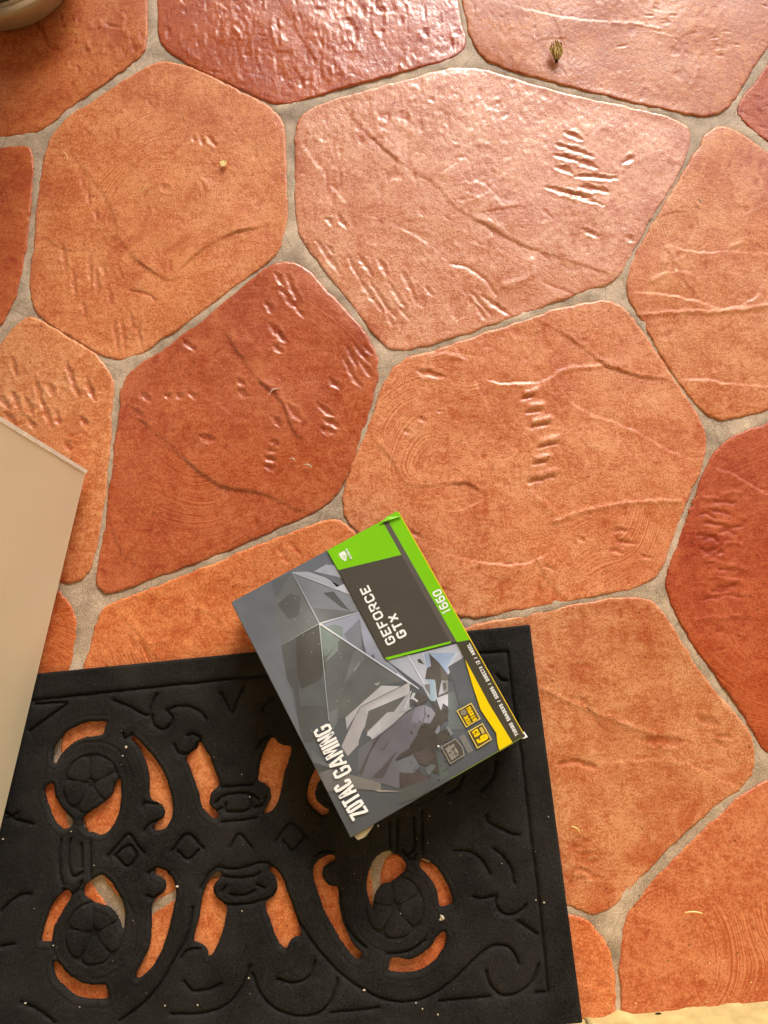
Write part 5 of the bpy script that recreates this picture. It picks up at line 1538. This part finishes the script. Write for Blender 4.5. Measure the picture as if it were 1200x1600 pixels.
def dry_leaf():
    """a small curled seed pod / leaf: folded petals round a short stalk"""
    x, y = on(868, 82, TZ)
    root = empty('dry_leaf', (x, y, TZ), 'small curled dry yellow leaf lying on the far tile', 'dry leaf')
    s = 0.00076
    r2 = random.Random(4)
    for k in range(7):
        v, f = [], []
        a = -1.57 + (k - 3) * 0.05
        off = (k - 3) * 2.6
        n, m = 9, 5
        length = r2.uniform(34, 43); wid = r2.uniform(5, 8)
        for i in range(n):
            t = i / (n - 1)
            for j in range(m):
                u = j / (m - 1) * 2 - 1
                ww = wid * math.sin(math.pi * min(1, .16 + .86 * t) ** .9) * (.35 + .65 * math.sin(math.pi * (t * .8 + .14)))
                xx = off * (0.25 + math.sin(t * 2.3)) * .9 + u * ww * .55 + 1.2 * math.sin(9 * t + k)
                yyv = -20 + t * length + 1.5 * math.sin(3 * u + k)
                zz = 3 + 4.5 * math.sin(math.pi * t) + 3.0 * abs(u) + 1.6 * math.sin(8 * t + 2 * k) + r2.uniform(-.5, .5) + (abs(k - 3) * -.8)
                v.append((xx * s, yyv * s, max(zz, .4) * s))
        for i in range(n - 1):
            for j in range(m - 1):
                q0 = i * m + j
                f.append((q0, q0 + 1, q0 + m + 1, q0 + m))
        mesh_obj('petal', v, f, M_LEAF, root, smooth=False)
    stem = [(-2 * s, -22 * s), (2 * s, -22 * s), (1.4 * s, -14 * s), (-1.6 * s, -14 * s)]
    v = [(a, b, .0008) for a, b in stem] + [(a, b, .004) for a, b in stem]
    mesh_obj('stalk', v, [(0, 3, 2, 1), (4, 5, 6, 7), (0, 1, 5, 4), (1, 2, 6, 5), (2, 3, 7, 6), (3, 0, 4, 7)], M_SOIL, root)


dry_leaf()


def twig(name, p0, p1, w, mat, label, cat, z=None, bend=1.5):
    z = TZ + .0006 if z is None else z
    a, b = np.array(on(*p0, z)), np.array(on(*p1, z))
    d = b - a; n_ = np.array([-d[1], d[0]]) / max(np.linalg.norm(d), 1e-9)
    v, f = [], []
    k = 6
    for i in range(k):
        t = i / (k - 1)
        c = a + d * t + n_ * bend * .001 * math.sin(t * 3.1)
        ww = w * (.5 + .5 * math.sin(math.pi * (.15 + .75 * t)))
        for (sx, sz) in ((1, 0), (0, .8), (-1, 0), (0, -.8)):
            q_ = c + n_ * ww * sx
            v.append((q_[0], q_[1], z + ww * sz + .0005 * math.sin(t * 5)))
    for i in range(k - 1):
        for j in range(4):
            p_, q_ = 4 * i + j, 4 * i + (j + 1) % 4
            f.append((p_, q_, q_ + 4, p_ + 4))
    f += [(3, 2, 1, 0), (4 * k - 4, 4 * k - 3, 4 * k - 2, 4 * k - 1)]
    o = mesh_obj(name, v, f, mat)
    tag(o, label, cat)
    return o


twig('straw', (893, 1291), (906, 1301), .0008, M_STRAW, 'short straw on the orange tile just right of the mat', 'straw')
twig('straw', (1071, 1426), (1098, 1428), .0009, M_STRAW, 'pale straw on the tile at the lower right near the wall', 'straw')
twig('straw', (219, 300), (240, 287), .0006, M_STRAW, 'thin yellow straw on the upper left tile near a small pit', 'straw')
twig('straw', (97, 236), (106, 248), .0005, M_STRAW, 'tiny straw near the upper left edge of the upper left tile', 'straw')
twig('twig', (1024, 1584), (1036, 1588), .0010, M_SOIL, 'dark bit of twig at the foot of the yellow wall', 'twig', z=.006)
twig('twig', (915, 1105), (921, 1113), .0006, M_SOIL, 'thin dark twig beside the mat on the right hand tile', 'twig')
twig('white_fluff', (421, 616), (438, 607), .0007, M_CRUMB, 'curled white fluff on the dark red middle tile', 'fluff', bend=3)
twig('white_fluff', (475, 726), (487, 730), .0008, M_CRUMB, 'larger white fleck near the right of the dark red middle tile', 'fluff')
twig('white_fluff', (453, 717), (461, 720), .0006, M_CRUMB, 'smaller white fleck left of its neighbour on the dark red tile', 'fluff')
twig('white_fluff', (1091, 312), (1096, 318), .0011, M_CRUMB, 'white fleck on the right hand upper tile', 'fluff')
twig('white_fluff', (690, 1430), (688, 1438), .0022, M_CRUMB, 'white grit lump caught in the mat beside its right rosette', 'grit', z=.0095)


def petal_flake():
    x, y = on(349, 256, TZ)
    v = [(math.cos(t) * .0042 * (1 + .25 * math.sin(3 * t)), math.sin(t) * .0056 * (1 + .2 * math.cos(2 * t)), .0005 + .0009 * math.sin(2 * t) ** 2) for t in np.linspace(0, 5.9, 12)]
    n_ = len(v)
    v2 = v + [(a, b, c - .0004) for a, b, c in v]
    o = mesh_obj('yellow_petal', v2, [tuple(range(n_)), tuple(range(2 * n_ - 1, n_ - 1, -1))] + [(i, n_ + i, n_ + (i + 1) % n_, (i + 1) % n_) for i in range(n_)], M_STRAW)
    o.location = (x, y, TZ)
    tag(o, 'small yellow petal on the upper left tile', 'petal')


petal_flake()


def crumbs(name, spots, mat, z, label, parent=None):
    v, f = [], []
    spots = [(a, b, c * .8) for a, b, c in spots]
    for (px, py, s) in spots:
        x, y = on(px, py, z)
        n0 = len(v)
        for dx, dy, dz in ((1, 0, 0), (-1, 0, 0), (0, 1, 0), (0, -1, 0), (0, 0, 1), (0, 0, -1)):
            v.append((x + dx * s * rnd.uniform(.5, 1.4), y + dy * s * rnd.uniform(.5, 1.4), z + s * .4 + dz * s * .7))
        f += [(n0 + a, n0 + b, n0 + c) for a, b, c in ((0, 2, 4), (2, 1, 4), (1, 3, 4), (3, 0, 4), (2, 0, 5), (1, 2, 5), (3, 1, 5), (0, 3, 5))]
    o = mesh_obj(name, v, f, mat)
    tag(o, label, kind='stuff')
    return o


sp = [(197, 1167, .0022), (192, 1181, .0012), (147, 1352, .0010), (40, 1567, .0017), (125, 1573, .001), (258, 1571, .0015), (309, 1570, .0012), (84, 1477, .0016), (277, 1385, .0018), (684, 1585, .0015), (660, 1576, .0012), (650, 1567, .0012),
      (569, 1547, .0016), (837, 1406, .0014), (850, 1410, .0012), (784, 1349, .0010), (378, 1423, .001), (389, 1528, .0012), (857, 1276, .001), (671, 1275, .001), (591, 1290, .0016), (554, 1365, .001), (626, 1427, .001), (5, 1311, .0018), (112, 1299, .0012), (378, 1210, .001), (390, 1245, .001)]
for _ in range(60):
    x, y = rnd.uniform(30, 860), rnd.uniform(1010, 1595)
    if y < 1055 - (x - 60) * .1 + 12 or x > 828 + (y - 976) * .13 - 6: continue
    sp.append((x, y, rnd.choice([.0003, .0003, .0004, .0005])))
crumbs('crumbs', sp, M_CRUMB, .0092, 'pale crumbs and grit scattered over the black doormat')
sp = []
for _ in range(30):
    sp.append((rnd.gauss(1095, 22), rnd.gauss(1503, 12), rnd.choice([.0003, .0004, .0007])))
for _ in range(90):
    x = rnd.uniform(920, 1200)
    if rnd.random() < .65: continue
    sp.append((x, 1580 - (x - 920) * .09 + rnd.gauss(0, 8) - 8, rnd.choice([.0004, .0006, .0011])))
for _ in range(60):
    sp.append((rnd.uniform(0, 1190), rnd.uniform(200, 1560), rnd.choice([.0003, .0003, .0004])))
crumbs('yellow_grit', sp, M_STRAW, TZ + .0005, 'yellow paint grit scattered over the tiles')

sp = []
for _ in range(260):
    k = rnd.choice([q_ for q_ in TILES if not TILES[q_].get('coarse')])
    o_ = TILES[k]['o']; i_ = rnd.randrange(len(o_)); a_, b_ = o_[i_], o_[(i_ + 1) % len(o_)]; t_ = rnd.random()
    x_, y_ = a_[0] + (b_[0] - a_[0]) * t_ + rnd.gauss(0, 3.5), a_[1] + (b_[1] - a_[1]) * t_ + rnd.gauss(0, 3.5)
    if 0 < x_ < 1230 and -20 < y_ < 1580 and not (y_ > 960 and x_ < 900): sp.append((x_, y_, rnd.choice([.0004, .0005, .0006, .0009])))
crumbs('joint_dirt', sp, M_SOIL, .0004, 'dark crumbs of dirt caught along the grout joints')

print('verts', sum(len(o.data.vertices) for o in scene.objects if o.type == 'MESH'))
